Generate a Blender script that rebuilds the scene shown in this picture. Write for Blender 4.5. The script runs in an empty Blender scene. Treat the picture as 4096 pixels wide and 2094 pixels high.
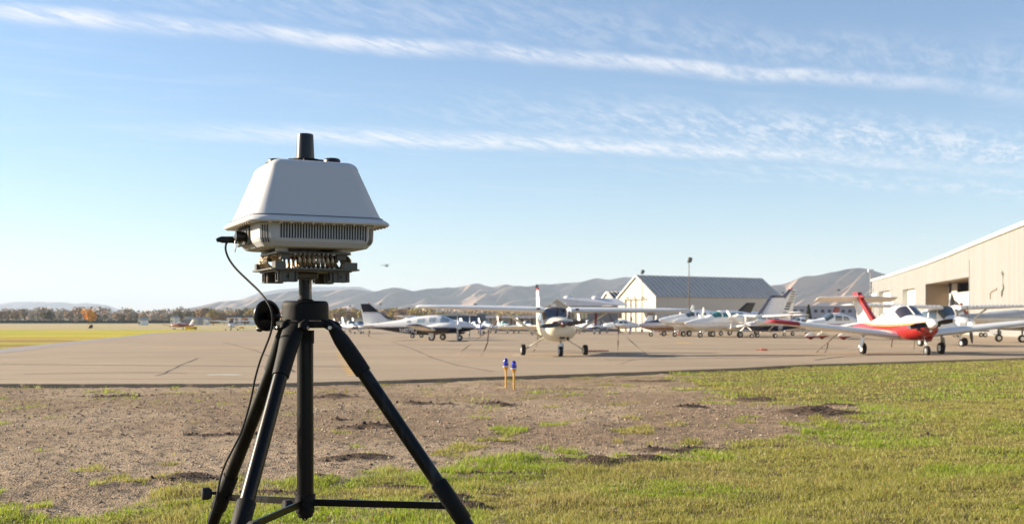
import bpy, math, random
import numpy as np
from mathutils import Vector, Matrix, noise as mnoise

# ------------------------------------------------------------------ frame, camera, light
K = 4360.0; CX = 2232.0; HZ = 1270.0; CZ = 1.20      # focal length, optical axis and horizon in photo pixels; eye height
sc = bpy.context.scene
COL = sc.collection
cam_d = bpy.data.cameras.new("camera"); cam = bpy.data.objects.new("camera", cam_d); COL.objects.link(cam)
cam.location = (0, 0, CZ); cam.rotation_euler = (math.radians(90), 0, 0)
cam_d.sensor_width = 36.0; cam_d.lens = K * 36.0 / 4096.0
cam_d.shift_x = (2048 - CX) / 4096.0
cam_d.shift_y = (HZ - 1047) / 4096.0
cam_d.clip_start = 0.1; cam_d.clip_end = 60000
cam_d.dof.use_dof = True; cam_d.dof.focus_distance = 3.72; cam_d.dof.aperture_fstop = 7.5
sc.camera = cam

SUN_EL = math.radians(19.0); SUN_AZ = math.radians(78.0)     # degrees to the left of the view direction (+Y)
to_sun = Vector((-math.sin(SUN_AZ) * math.cos(SUN_EL), math.cos(SUN_AZ) * math.cos(SUN_EL), math.sin(SUN_EL)))
sun_d = bpy.data.lights.new("sun", 'SUN'); sun_d.energy = 5.0; sun_d.angle = math.radians(0.5); sun_d.color = (1.0, 0.85, 0.64)
sun = bpy.data.objects.new("sun", sun_d); COL.objects.link(sun)
sun.rotation_euler = to_sun.to_track_quat('Z', 'Y').to_euler(); sun.location = to_sun * 50

sc.view_settings.view_transform = 'Standard'; sc.view_settings.look = 'None'
sc.view_settings.exposure = 1.46; sc.view_settings.gamma = 1.0; sc.view_settings.use_curve_mapping = False
sc.cycles.use_denoising = True
sc.cycles.max_bounces = 8; sc.cycles.diffuse_bounces = 3; sc.cycles.glossy_bounces = 3
sc.cycles.transmission_bounces = 6; sc.cycles.volume_bounces = 1; sc.cycles.transparent_max_bounces = 8
sc.cycles.sample_clamp_indirect = 6.0

def build_world():
    w = bpy.data.worlds.new("World"); sc.world = w; w.use_nodes = True
    nt = w.node_tree; N = nt.nodes; L = nt.links; N.clear()
    out = N.new('ShaderNodeOutputWorld'); bg = N.new('ShaderNodeBackground'); L.new(bg.outputs[0], out.inputs[0])
    bg.inputs[1].default_value = 0.064
    sky = N.new('ShaderNodeTexSky'); sky.sky_type = 'NISHITA'; sky.sun_disc = False
    sky.sun_elevation = SUN_EL; sky.sun_rotation = -SUN_AZ
    sky.altitude = 1300; sky.air_density = 1.1; sky.dust_density = 0.8; sky.ozone_density = 3.2
    tc = N.new('ShaderNodeTexCoord'); sp = N.new('ShaderNodeSeparateXYZ'); L.new(tc.outputs['Generated'], sp.inputs[0])
    def M(op, a, b=None, c=None, clamp=False):
        n = N.new('ShaderNodeMath'); n.operation = op; n.use_clamp = clamp
        for i, v in enumerate((a, b, c)):
            if v is None: continue
            if isinstance(v, (int, float)): n.inputs[i].default_value = v
            else: L.new(v, n.inputs[i])
        return n.outputs[0]
    zc = M('MAXIMUM', sp.outputs[2], 0.02)
    X = M('DIVIDE', sp.outputs[0], zc); Y = M('DIVIDE', sp.outputs[1], zc)     # where the ray meets the cirrus layer
    def noise(px, py, scale, detail=6, rough=.6, dist=0.0):
        cb = N.new('ShaderNodeCombineXYZ')
        for i, v in enumerate((px, py)):
            if isinstance(v, (int, float)): cb.inputs[i].default_value = v
            else: L.new(v, cb.inputs[i])
        n = N.new('ShaderNodeTexNoise'); n.inputs['Scale'].default_value = scale; n.inputs['Detail'].default_value = detail
        n.inputs['Roughness'].default_value = rough; n.inputs['Distortion'].default_value = dist
        L.new(cb.outputs[0], n.inputs['Vector']); return n.outputs[0]
    # coordinates turned along the main streak; fibres run a little oblique to it
    def rot(a):
        ca, sa = math.cos(a), math.sin(a)
        s = M('ADD', M('MULTIPLY', X, ca), M('MULTIPLY', Y, sa)); t = M('SUBTRACT', M('MULTIPLY', Y, ca), M('MULTIPLY', X, sa))
        return s, t
    s1, t1 = rot(math.radians(18))
    fib = noise(M('MULTIPLY', s1, .55), M('MULTIPLY', t1, 1.7), 3.0, 8, .62, .25)
    s2, t2 = rot(math.radians(66))
    fib2 = noise(M('MULTIPLY', s2, .7), M('MULTIPLY', t2, 2.6), 3.4, 8, .6, .4)
    fine = noise(M('MULTIPLY', s2, .8), M('MULTIPLY', t2, 2.6), 8.0, 7, .68, .5)
    big = noise(M('MULTIPLY', X, .5), M('MULTIPLY', Y, .5), 1.1, 3, .5)
    wob = M('MULTIPLY', M('SUBTRACT', noise(X, 3.7, .9, 4, .55), .5), .55)
    def band(a, b, c, w_lo, w_hi, bx=None):
        # distance across a curved streak: Y-(a+bX+cX^2)
        d = M('SUBTRACT', Y, M('ADD', M('ADD', M('MULTIPLY', X, b), a), M('MULTIPLY', M('MULTIPLY', X, X), c)))
        d = M('ADD', d, wob)
        lo = M('SUBTRACT', 1.0, M('DIVIDE', M('MAXIMUM', M('MULTIPLY', d, -1), 0), w_lo), clamp=True)
        hi = M('SUBTRACT', 1.0, M('DIVIDE', M('MAXIMUM', d, 0), w_hi), clamp=True)
        m = M('MULTIPLY', lo, hi); return M('MULTIPLY', M('MULTIPLY', m, m), M('SUBTRACT', 3.0, M('MULTIPLY', m, 2.0)))
    def sm(v, lo, hi):
        n = N.new('ShaderNodeMapRange'); n.interpolation_type = 'SMOOTHSTEP'
        n.inputs['From Min'].default_value = lo; n.inputs['From Max'].default_value = hi; L.new(v, n.inputs['Value']); return n.outputs[0]
    b1 = band(4.14, .332, .004, .15, .27)
    m1 = M('MULTIPLY', b1, M('ADD', .26, M('MULTIPLY', sm(M('ADD', M('MULTIPLY', fib2, .5), M('MULTIPLY', fine, .5)), .38, .60), .75)))
    m1 = M('MULTIPLY', M('MULTIPLY', m1, M('SUBTRACT', 1.0, M('MULTIPLY', sm(X, .3, 2.3), .72))), M('ADD', .55, M('MULTIPLY', sm(noise(X, 1.3, 1.6, 3, .5), .35, .6), .5)))
    b1b = band(3.75, .36, .0, .5, .5)
    m1b = M('MULTIPLY', M('MULTIPLY', b1b, sm(M('ADD', M('MULTIPLY', fib2, .4), M('MULTIPLY', fine, .6)), .40, .66)), .30)
    b2 = band(6.30, .2515, .0389, .55, .45)
    m2 = M('MULTIPLY', M('MULTIPLY', M('MULTIPLY', b2, sm(X, -2.7, -1.0)), M('SUBTRACT', 1.0, M('MULTIPLY', sm(X, .6, 3.0), .6))), M('ADD', .16, M('MULTIPLY', sm(M('ADD', M('MULTIPLY', fib2, .5), M('MULTIPLY', fine, .5)), .38, .62), .75)))
    b3 = band(5.45, .30, .03, .9, .95)
    m3 = M('MULTIPLY', M('MULTIPLY', b3, sm(X, -1.6, 1.6)), M('MULTIPLY', sm(M('ADD', M('MULTIPLY', fib2, .5), M('MULTIPLY', fine, .5)), .42, .62), .70))
    m4 = M('MULTIPLY', M('MULTIPLY', sm(fib, .46, .76), sm(big, .40, .66)), .22)
    b5 = band(6.95, .30, .045, .6, .9)
    m5 = M('MULTIPLY', M('MULTIPLY', b5, sm(X, -.3, 2.2)), M('MULTIPLY', sm(fib2, .40, .70), .5))
    tot = M('MAXIMUM', M('MAXIMUM', m1, m1b), M('MAXIMUM', m2, M('MAXIMUM', m3, m5)))
    tot = M('ADD', tot, m4, clamp=True)
    tot = M('MULTIPLY', tot, sm(sp.outputs[2], .05, .12), clamp=True)
    tot = M('MULTIPLY', tot, .80)
    hs = N.new('ShaderNodeHueSaturation'); hs.inputs['Saturation'].default_value = 1.02; hs.inputs['Value'].default_value = 1.0
    L.new(sky.outputs[0], hs.inputs['Color'])
    mix = N.new('ShaderNodeMix'); mix.data_type = 'RGBA'
    L.new(tot, mix.inputs[0]); L.new(hs.outputs[0], mix.inputs[6]); mix.inputs[7].default_value = (6.0, 5.9, 6.0, 1)
    L.new(mix.outputs[2], bg.inputs[0])
build_world()

# ------------------------------------------------------------------ the lie of the land
_HY = np.array([-200, 0, 8, 20, 41, 86, 229, 450, 1000, 3000, 60000.])
_HH = np.array([1.2, 1.15, 1.17, 1.25, 1.39, 1.78, 2.70, 3.40, 3.90, 4.2, 4.2])
def _tangents():
    d = np.diff(_HH) / np.diff(_HY); m = np.zeros(len(_HH)); m[0] = d[0]; m[-1] = d[-1]
    for i in range(1, len(d)):
        m[i] = 0 if d[i-1] * d[i] <= 0 else 2 * d[i-1] * d[i] / (d[i-1] + d[i])
    return m
_HM = _tangents()
def Hd(Y):
    Y = np.clip(np.asarray(Y, float), -199, 59999); i = np.clip(np.searchsorted(_HY, Y) - 1, 0, len(_HY) - 2)
    h = _HY[i+1] - _HY[i]; t = (Y - _HY[i]) / h
    return ((2*t**3-3*t**2+1)*_HH[i] + (t**3-2*t**2+t)*h*_HM[i] + (-2*t**3+3*t**2)*_HH[i+1] + (t**3-t**2)*h*_HM[i+1])
def zg(Y): return CZ - Hd(Y)                    # height of the pavement at a distance
def gz(Y): return zg(Y) - 0.07                  # bare ground lies a kerb lower
def gY(py):                                     # distance at which the ground shows at a photo row
    lo, hi = 1.5, 30000.
    for _ in range(60):
        m = math.sqrt(lo * hi)
        if K * float(Hd(m)) / m > py - HZ: lo = m
        else: hi = m
    return lo
def G(px, py):
    Y = gY(py); return Vector(((px - CX) / K * Y, Y, float(zg(Y))))
def W(px, py, Y): return Vector(((px - CX) / K * Y, Y, CZ + (HZ - py) / K * Y))
def XatY(px, Y): return (px - CX) / K * Y
D = 4096 / 2576.0

# ------------------------------------------------------------------ helpers
def tag(o, label=None, cat=None, group=None, kind=None):
    if label: o['label'] = label
    if cat: o['category'] = cat
    if group: o['group'] = group
    if kind: o['kind'] = kind
    return o
def empty(name, loc=(0, 0, 0), rz=0.0, label=None, cat=None, group=None):
    o = bpy.data.objects.new(name, None); COL.objects.link(o); o.location = loc; o.rotation_euler = (0, 0, rz)
    o.empty_display_size = .1
    return tag(o, label, cat, group)
def copy_tree(o, parent=None):
    c = o.copy(); COL.objects.link(c)
    if parent: c.parent = parent
    for ch in o.children: copy_tree(ch, c)
    return c

class MB:
    def __init__(s): s.v = []; s.f = []; s.m = []; s.s = []
    def add(s, vs, fs, mi=0, smooth=False, M=None):
        b = len(s.v)
        s.v += [tuple(M @ Vector(p)) if M is not None else tuple(p) for p in vs]
        for f in fs: s.f.append(tuple(b + i for i in f)); s.m.append(mi); s.s.append(smooth)
    def box(s, c, d, mi=0, M=None, bev=0.0):
        x, y, z = c; a, b, h = d[0] / 2, d[1] / 2, d[2] / 2
        if bev <= 0:
            vs = [(x+i*a, y+j*b, z+k*h) for k in (-1, 1) for j in (-1, 1) for i in (-1, 1)]
            s.add(vs, [(0, 2, 3, 1), (4, 5, 7, 6), (0, 1, 5, 4), (2, 6, 7, 3), (0, 4, 6, 2), (1, 3, 7, 5)], mi, False, M)
        else:
            rings = []
            for zz, e in ((z-h, bev), (z-h+bev, 0), (z+h-bev, 0), (z+h, bev)):
                A, B = a - e, b - e; q = min(bev, A, B) * .8
                rings.append([(x+A-q, y-B, zz), (x+A, y-B+q, zz), (x+A, y+B-q, zz), (x+A-q, y+B, zz), (x-A+q, y+B, zz), (x-A, y+B-q, zz), (x-A, y-B+q, zz), (x-A+q, y-B, zz)])
            s.loft(rings, mi, False, M, True, True)
    def loft(s, rings, mi=0, smooth=True, M=None, cap0=True, cap1=True, closed=True):
        n = len(rings[0]); vs = [p for r in rings for p in r]; fs = []
        for i in range(len(rings) - 1):
            for j in range(n if closed else n - 1):
                k = (j + 1) % n; fs.append((i*n+j, i*n+k, (i+1)*n+k, (i+1)*n+j))
        s.add(vs, fs, mi, smooth, M)
        b = len(s.v) - len(vs)
        if cap0: s.f.append(tuple(b + j for j in reversed(range(n)))); s.m.append(mi); s.s.append(False)
        if cap1: s.f.append(tuple(b + (len(rings)-1)*n + j for j in range(n))); s.m.append(mi); s.s.append(False)
    def tube(s, pts, r, seg=10, mi=0, smooth=True, M=None, cap=True):
        pts = [Vector(p) for p in pts]; n = len(pts)
        rr = r if isinstance(r, (list, tuple)) else [r] * n
        rings = []; up = None
        for i, p in enumerate(pts):
            t = (pts[min(i+1, n-1)] - pts[max(i-1, 0)]).normalized()
            if up is None: up = Vector((0, 0, 1)) if abs(t.z) < .9 else Vector((1, 0, 0))
            a = t.cross(up).normalized(); up = a.cross(t).normalized()
            rings.append([tuple(p + rr[i] * (math.cos(2*math.pi*k/seg) * a + math.sin(2*math.pi*k/seg) * up)) for k in range(seg)])
        s.loft(rings, mi, smooth, M, cap, cap)
    def lathe(s, prof, seg=24, mi=0, smooth=True, M=None, axis='z', cap=True):
        rings = []
        for (r, h) in prof:
            ring = []
            for k in range(seg):
                a = 2 * math.pi * k / seg; c, q = r * math.cos(a), r * math.sin(a)
                ring.append((c, q, h) if axis == 'z' else ((h, c, q) if axis == 'x' else (q, h, c)))
            rings.append(ring)
        s.loft(rings, mi, smooth, M, cap, cap)
    def prism(s, poly, y0, y1, mi=0, M=None):      # polygon in xz, thickness along y
        n = len(poly); vs = [(x, y0, z) for x, z in poly] + [(x, y1, z) for x, z in poly]
        fs = [tuple(range(n)), tuple(reversed(range(n, 2*n)))] + [(i, i+n, (i+1) % n + n, (i+1) % n) for i in range(n)]
        s.add(vs, fs, mi, False, M)
    def build(s, name, mats, parent=None, loc=None, edge=None):
        me = bpy.data.meshes.new(name); me.from_pydata(s.v, [], s.f)
        if not isinstance(mats, (list, tuple)): mats = [mats]
        for m in mats: me.materials.append(m)
        me.polygons.foreach_set('material_index', s.m); me.polygons.foreach_set('use_smooth', s.s)
        me.validate(); me.update()
        import bmesh
        bm = bmesh.new(); bm.from_mesh(me); bmesh.ops.recalc_face_normals(bm, faces=bm.faces)
        for e in bm.edges:
            if len(e.link_faces) == 2 and e.calc_face_angle(0) > .75: e.smooth = False
        bm.to_mesh(me); bm.free()
        o = bpy.data.objects.new(name, me); COL.objects.link(o)
        if parent: o.parent = parent
        if loc is not None: o.location = loc
        return o
def TR(loc=(0, 0, 0), rx=0, ry=0, rz=0, sc_=1):
    return Matrix.Translation(loc) @ Matrix.Rotation(rz, 4, 'Z') @ Matrix.Rotation(ry, 4, 'Y') @ Matrix.Rotation(rx, 4, 'X') @ Matrix.Scale(sc_, 4)

def np_obj(name, V, F4=None, F3=None, mat=None, cols=None, smooth=False, parent=None):
    me = bpy.data.meshes.new(name); V = np.asarray(V, np.float32)
    n4 = 0 if F4 is None else len(F4); n3 = 0 if F3 is None else len(F3)
    loops = np.concatenate([np.asarray(F4, np.int32).ravel() if n4 else np.zeros(0, np.int32), np.asarray(F3, np.int32).ravel() if n3 else np.zeros(0, np.int32)])
    starts = np.concatenate([np.arange(n4) * 4, n4 * 4 + np.arange(n3) * 3]).astype(np.int32)
    me.vertices.add(len(V)); me.vertices.foreach_set('co', V.ravel())
    me.loops.add(len(loops)); me.loops.foreach_set('vertex_index', loops)
    me.polygons.add(n4 + n3); me.polygons.foreach_set('loop_start', starts)
    me.polygons.foreach_set('use_smooth', np.full(n4 + n3, smooth, bool))
    me.update(calc_edges=True)
    if cols is not None:
        a = me.color_attributes.new('Col', 'FLOAT_COLOR', 'POINT')
        c = np.ones((len(V), 4), np.float32); c[:, :cols.shape[1]] = cols; a.data.foreach_set('color', c.ravel())
    if mat: me.materials.append(mat)
    o = bpy.data.objects.new(name, me); COL.objects.link(o)
    if parent: o.parent = parent
    return o

# value noise in numpy
_rng = np.random.default_rng(7); _P = _rng.random((256, 256)).astype(np.float32)
def vnoise(x, y):
    xi = np.floor(x).astype(int); yi = np.floor(y).astype(int); fx = x - xi; fy = y - yi
    fx = fx*fx*(3-2*fx); fy = fy*fy*(3-2*fy)
    a = _P[xi & 255, yi & 255]; b = _P[(xi+1) & 255, yi & 255]; c = _P[xi & 255, (yi+1) & 255]; d = _P[(xi+1) & 255, (yi+1) & 255]
    return (a*(1-fx)+b*fx)*(1-fy)+(c*(1-fx)+d*fx)*fy
def fbm(x, y, o=4):
    s = 0; a = .5; t = 0
    for i in range(o): s = s + a*vnoise(x*2**i+17.3*i, y*2**i+9.1*i); t += a; a *= .5
    return s / t
def sstep(v, a, b):
    t = np.clip((v - a) / (b - a), 0, 1); return t*t*(3-2*t)

# ------------------------------------------------------------------ materials
def mat(name, col, rough=.5, metal=0.0, var=.08, vscale=6.0, bump=0.0, bscale=40.0, spec=.5, coat=0.0, dirt=None, dscale=3.0, dlo=.5, dhi=.75, trans=0.0, ior=1.45, stretch=None):
    m = bpy.data.materials.new(name); m.use_nodes = True; N = m.node_tree.nodes; L = m.node_tree.links
    b = N['Principled BSDF']; b.inputs['Roughness'].default_value = rough; b.inputs['Metallic'].default_value = metal
    b.inputs['Specular IOR Level'].default_value = spec; b.inputs['Coat Weight'].default_value = coat
    b.inputs['Transmission Weight'].default_value = trans; b.inputs['IOR'].default_value = ior
    tc = N.new('ShaderNodeTexCoord'); mp = N.new('ShaderNodeMapping'); L.new(tc.outputs['Object'], mp.inputs[0])
    if stretch: mp.inputs['Scale'].default_value = stretch
    n = N.new('ShaderNodeTexNoise'); n.inputs['Scale'].default_value = vscale; n.inputs['Detail'].default_value = 5; L.new(mp.outputs[0], n.inputs['Vector'])
    r = N.new('ShaderNodeMapRange'); r.inputs['To Min'].default_value = 1 - var; r.inputs['To Max'].default_value = 1 + var
    L.new(n.outputs[0], r.inputs['Value'])
    mx = N.new('ShaderNodeVectorMath'); mx.operation = 'SCALE'; mx.inputs[0].default_value = col[:3]; L.new(r.outputs[0], mx.inputs['Scale'])
    src = mx.outputs[0]
    if dirt:
        n2 = N.new('ShaderNodeTexNoise'); n2.inputs['Scale'].default_value = dscale; n2.inputs['Detail'].default_value = 7; n2.inputs['Roughness'].default_value = .65; L.new(mp.outputs[0], n2.inputs['Vector'])
        r2 = N.new('ShaderNodeMapRange'); r2.inputs['From Min'].default_value = dlo; r2.inputs['From Max'].default_value = dhi; L.new(n2.outputs[0], r2.inputs['Value'])
        mm = N.new('ShaderNodeMix'); mm.data_type = 'RGBA'; L.new(r2.outputs[0], mm.inputs[0]); L.new(src, mm.inputs[6]); mm.inputs[7].default_value = (*dirt[:3], 1); src = mm.outputs[2]
    L.new(src, b.inputs['Base Color'])
    r3 = N.new('ShaderNodeMapRange'); r3.inputs['To Min'].default_value = max(0, rough - .06); r3.inputs['To Max'].default_value = min(1, rough + .06)
    L.new(n.outputs[0], r3.inputs['Value']); L.new(r3.outputs[0], b.inputs['Roughness'])
    if bump > 0:
        nb = N.new('ShaderNodeTexNoise'); nb.inputs['Scale'].default_value = bscale; nb.inputs['Detail'].default_value = 6; L.new(mp.outputs[0], nb.inputs['Vector'])
        bp = N.new('ShaderNodeBump'); bp.inputs['Strength'].default_value = bump; bp.inputs['Distance'].default_value = .01; L.new(nb.outputs[0], bp.inputs['Height']); L.new(bp.outputs[0], b.inputs['Normal'])
    return m
def bands(name, stops, slope=0.0, rough=.28, coat=.4, axis=2, curve=0.0, metal=0.0):
    """paint whose colour changes at lines along the body: stops = [(height, colour), ...] upwards from the lowest"""
    m = mat(name, (1, 1, 1), rough, metal, .05, 2.5, coat=coat); N = m.node_tree.nodes; L = m.node_tree.links; b = N['Principled BSDF']
    tc = N.new('ShaderNodeTexCoord'); sp = N.new('ShaderNodeSeparateXYZ'); L.new(tc.outputs['Object'], sp.inputs[0])
    mu = N.new('ShaderNodeMath'); mu.operation = 'MULTIPLY_ADD'; L.new(sp.outputs[0], mu.inputs[0]); mu.inputs[1].default_value = -slope; L.new(sp.outputs[axis], mu.inputs[2])
    v = mu.outputs[0]
    if curve:
        sq = N.new('ShaderNodeMath'); sq.operation = 'MULTIPLY'; L.new(sp.outputs[0], sq.inputs[0]); L.new(sp.outputs[0], sq.inputs[1])
        m2 = N.new('ShaderNodeMath'); m2.operation = 'MULTIPLY_ADD'; L.new(sq.outputs[0], m2.inputs[0]); m2.inputs[1].default_value = -curve; L.new(v, m2.inputs[2]); v = m2.outputs[0]
    mr = N.new('ShaderNodeMapRange'); mr.inputs['From Min'].default_value = -1; mr.inputs['From Max'].default_value = 6; L.new(v, mr.inputs['Value'])
    cr = N.new('ShaderNodeValToRGB'); cr.color_ramp.interpolation = 'CONSTANT'; L.new(mr.outputs[0], cr.inputs[0])
    e = cr.color_ramp.elements; e[0].position = 0; e[0].color = (*stops[0][1], 1); e[1].position = (stops[1][0] + 1) / 7; e[1].color = (*stops[1][1], 1)
    for h, c in stops[2:]:
        q = e.new((h + 1) / 7); q.color = (*c, 1)
    vm = [n for n in N if n.type == 'VECT_MATH'][0]; L.new(cr.outputs[0], vm.inputs[0])
    return m
def glass(name, col, rough=.05):
    m = mat(name, col, rough, 0, .25, 1.5, spec=.9, coat=1.0); return m

WHITE = (.78, .77, .74)
M = {}
M['white'] = mat('white_paint', WHITE, .3, 0, .04, 1.5, coat=.4, dirt=(.62, .58, .5), dlo=.6, dhi=.9)
M['cream'] = mat('cream_paint', (.76, .72, .60), .32, 0, .05, 1.5, coat=.3, dirt=(.55, .48, .36), dlo=.6, dhi=.9)
M['navy'] = mat('navy_paint', (.012, .017, .045), .25, 0, .1, 2, coat=.5)
M['red'] = mat('red_paint', (.30, .02, .018), .3, 0, .1, 2, coat=.5)
M['darkred'] = mat('dark_red_paint', (.22, .014, .02), .3, 0, .12, 2, coat=.5)
M['black'] = mat('black_paint', (.012, .012, .013), .35, 0, .1, 3)
M['rubber'] = mat('rubber', (.018, .017, .017), .8, 0, .25, 12, bump=.2)
M['steel'] = mat('steel', (.55, .54, .52), .3, 1.0, .1, 8)
M['alu'] = mat('bare_aluminium', (.62, .62, .63), .34, .9, .08, 5)
M['dullalu'] = mat('dull_aluminium', (.42, .42, .43), .5, .6, .2, 3, dirt=(.2, .17, .14), dlo=.5, dhi=.7)
M['glass'] = glass('tinted_glass', (.06, .08, .09))
M['glass_lit'] = glass('light_glass', (.30, .36, .40))
M['glass_green'] = glass('green_glass', (.03, .16, .14))
M['prop'] = mat('propeller_grey', (.09, .085, .08), .4, .2, .15, 3)
M['propwhite'] = mat('propeller_white', (.75, .74, .70), .35, 0, .05, 3)
M['spinner_dark'] = mat('dark_spinner', (.07, .03, .03), .15, .5, .2, 3, coat=1)
M['chrome'] = mat('polished_metal', (.8, .8, .8), .12, 1.0, .04, 3)
M['strap'] = mat('strap_webbing', (.16, .085, .055), .8, 0, .4, 14, dirt=(.45, .27, .17), dscale=2.5, dlo=.45, dhi=.6)
M['beacon'] = mat('red_lens', (.6, .02, .015), .15, 0, .05, 5, coat=1)
M['blue_lens'] = mat('blue_lens', (.01, .015, .35), .1, 0, .15, 20, coat=1)
M['yellow'] = mat('yellow_paint', (.72, .36, .03), .5, 0, .15, 8, dirt=(.4, .2, .05), dscale=14, dlo=.55, dhi=.8)
M['yellowbright'] = mat('bright_yellow_paint', (.85, .5, .01), .5, 0, .08, 2)
M['orange'] = mat('orange_paint', (.7, .1, .03), .5, 0, .1, 5)
M['greenpaint'] = mat('green_paint', (.03, .2, .04), .5, 0, .1, 5)
M['bluepost'] = mat('blue_post_paint', (.10, .14, .33), .5, 0, .1, 5)
# ------------------------------------------------------------------ ground
random.seed(3)
def dpoly(pts): return np.array([(x * D, y * D) for x, y in pts])
# bare gravel, outlined on the ground (corner points found from where they stand in the photograph)
_dirt_px = dpoly([(-900, 960), (-300, 962), (0, 964), (700, 961), (1300, 944), (1700, 932), (1715, 952), (1790, 985), (1850, 1003), (1950, 1008), (2060, 1003), (2165, 1018), (2165, 1043),
    (2050, 1062), (1950, 1078), (1850, 1092), (1750, 1102), (1650, 1112), (1500, 1118), (1400, 1110), (1300, 1128), (1240, 1128), (1150, 1152), (1050, 1158), (950, 1160), (850, 1168), (700, 1178), (560, 1186),
    (430, 1190), (395, 1215), (300, 1240), (200, 1258), (100, 1258), (50, 1240), (0, 1232), (-200, 1200), (-900, 1190)])
dirt_w = np.array([[(px - CX) / K * gY(py), gY(py)] for px, py in _dirt_px])
def sdist(X, Y, P):
    """signed distance to a polygon, inside positive"""
    X = np.asarray(X); Y = np.asarray(Y); d = np.full(X.shape, 1e9); ins = np.zeros(X.shape, bool); n = len(P)
    for i in range(n):
        ax, ay = P[i]; bx, by = P[(i+1) % n]; ex, ey = bx-ax, by-ay
        t = np.clip(((X-ax)*ex+(Y-ay)*ey)/(ex*ex+ey*ey+1e-12), 0, 1); d = np.minimum(d, np.hypot(X-ax-t*ex, Y-ay-t*ey))
        c = ((ay > Y) != (by > Y)) & (X < (bx-ax)*(Y-ay)/((by-ay) if by != ay else 1e-12)+ax); ins ^= c
    return np.where(ins, d, -d)
# molehills and dug-over spots: display x, y, half-width, half-depth (m), height
_mounds = [(850, 988, .55, .30, .10), (815, 988, .5, .3, .04), (1045, 1002, .42, .25, .07), (1120, 1004, .26, .2, .07), (1250, 1004, .40, .3, .07), (1275, 1006, .25, .2, .05), (915, 1062, .55, .20, .07), (960, 1061, .4, .2, .05), (860, 1045, .25, .15, .04),
    (880, 1135, .50, .22, .06), (930, 1132, .35, .2, .06), (1440, 1138, .34, .2, .08), (1485, 1143, .3, .2, .07), (1560, 1140, .4, .2, .09), (1620, 1132, .4, .25, .11), (1740, 1014, .42, .3, .09), (1900, 995, .5, .5, .10), (2000, 1028, .5, .35, .09), (2055, 1022, .6, .35, .10), (2115, 1008, .5, .35, .08), (2090, 1030, .8, .6, .05),
    (2360, 1078, .4, .25, .05), (1180, 1250, .28, .16, .08), (1130, 1225, .3, .15, .04), (475, 1185, .35, .25, .08), (1100, 1228, .3, .16, .05), (850, 1236, .3, .1, .03), (700, 1215, .35, .12, .03), (790, 1180, .3, .15, .05), (1010, 1195, .5, .1, .03),
    (1290, 1165, .5, .1, .03), (1690, 1110, .5, .25, .05), (1790, 1105, .5, .2, .05), (1940, 1100, .5, .2, .04), (1240, 1215, .35, .1, .03), (560, 1080, .6, .2, .03), (290, 985, 1.0, .3, .02), (1630, 950, 1.2, .3, .04)]
mounds = []
for x, y, a, b, h in _mounds:
    p = G(x * D, y * D); mounds.append((p.x, p.y, a * .92, b * 1.0, h * .42))
def soil_at(X, Y):
    s = np.zeros(np.shape(X)); z = np.zeros(np.shape(X))
    nz = fbm(X * 5, Y * 5, 3) - .5
    for mx, my, a, b, h in mounds:
        d = np.sqrt(((X-mx)/a)**2 + ((Y-my)/b)**2) + nz * .7
        k = sstep(-d, -1.0, -.35); s = np.maximum(s, k); z = z + h * k * k
    return s, z
def turf_at(X, Y):
    """0 bare gravel .. 1 full turf"""
    d = -sdist(X, Y, dirt_w)
    n = fbm(X * 1.3, Y * .9, 4) - .5; n2 = fbm(X * 5, Y * 4, 3) - .5
    t = sstep(d + n * 1.5 + n2 * .8, -.12, .25)
    # odd tufts in the gravel
    tu = fbm(X * 2.1 + 40, Y * 1.7 + 11, 3)
    t = np.maximum(t, sstep(tu, .69, .74) * sstep(d, -6.5, -.3) * .9)
    # thin, patchy turf on the left and along the border
    left = sstep(-X, -2.4, .8) * sstep(-Y, -13, -9)
    bor = sstep(-d, -2.0, 0)
    patch = sstep(fbm(X * 2.6 + 5, Y * 2.3 + 3, 4), .30, .46)
    t = t * (1 - np.maximum(left * .6, bor * .8) * (1 - patch))
    return np.clip(t, 0, 1)

rowsA = [-60, -20, -5, 1.0]; y = 2.5
while y < 5.2: rowsA.append(y); y *= 1.03
while y < 46: rowsA.append(y); y *= 1.0048
while y < 26000: rowsA.append(y); y *= 1.03
rows = np.array(rowsA)
us = np.concatenate([np.linspace(-6, -.9, 24), np.linspace(-.88, -.60, 24), np.linspace(-.59, .52, 340), np.linspace(.55, .9, 24), np.linspace(1.1, 6, 24)])
UU, RR = np.meshgrid(us, rows); XX = UU * np.maximum(RR, 14.0 * 0 + 6.0) ; YY = RR.copy()
turf = turf_at(XX, YY) * (YY < 60); soil, sz = soil_at(XX, YY)
turf = np.clip(turf * (1 - soil * .85), 0, 1)
lumps = (fbm(XX * 3, YY * 3, 4) - .5) * .05 + (fbm(XX * 14, YY * 14, 3) - .5) * .028 * (1 - turf)
near = sstep(-YY, -60, -45)
ZZ = gz(YY) + (lumps + sz) * near + (fbm(XX * .35, YY * .35, 3) - .5) * .10 * near * sstep(-YY, -18.5, -15)
def lerp(a, b, t): return a + (b - a) * t[..., None]
c_dirt = np.array([.295, .215, .142]); c_dirt2 = np.array([.39, .297, .205]); c_soil = np.array([.085, .056, .038]); c_turf = np.array([.17, .135, .055]); c_dry = np.array([.38, .29, .15])
base = lerp(np.broadcast_to(c_dirt, XX.shape + (3,)).copy(), c_dirt2, sstep(fbm(XX * .5, YY * .5, 4), .4, .65))
base = lerp(base, c_dry, sstep(fbm(XX * 1.1 + 90, YY * 2 + 3, 4), .55, .75) * sstep(YY, 13, 18) * .6)
base = lerp(base, c_turf, turf)
base = lerp(base, c_soil, soil)
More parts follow.
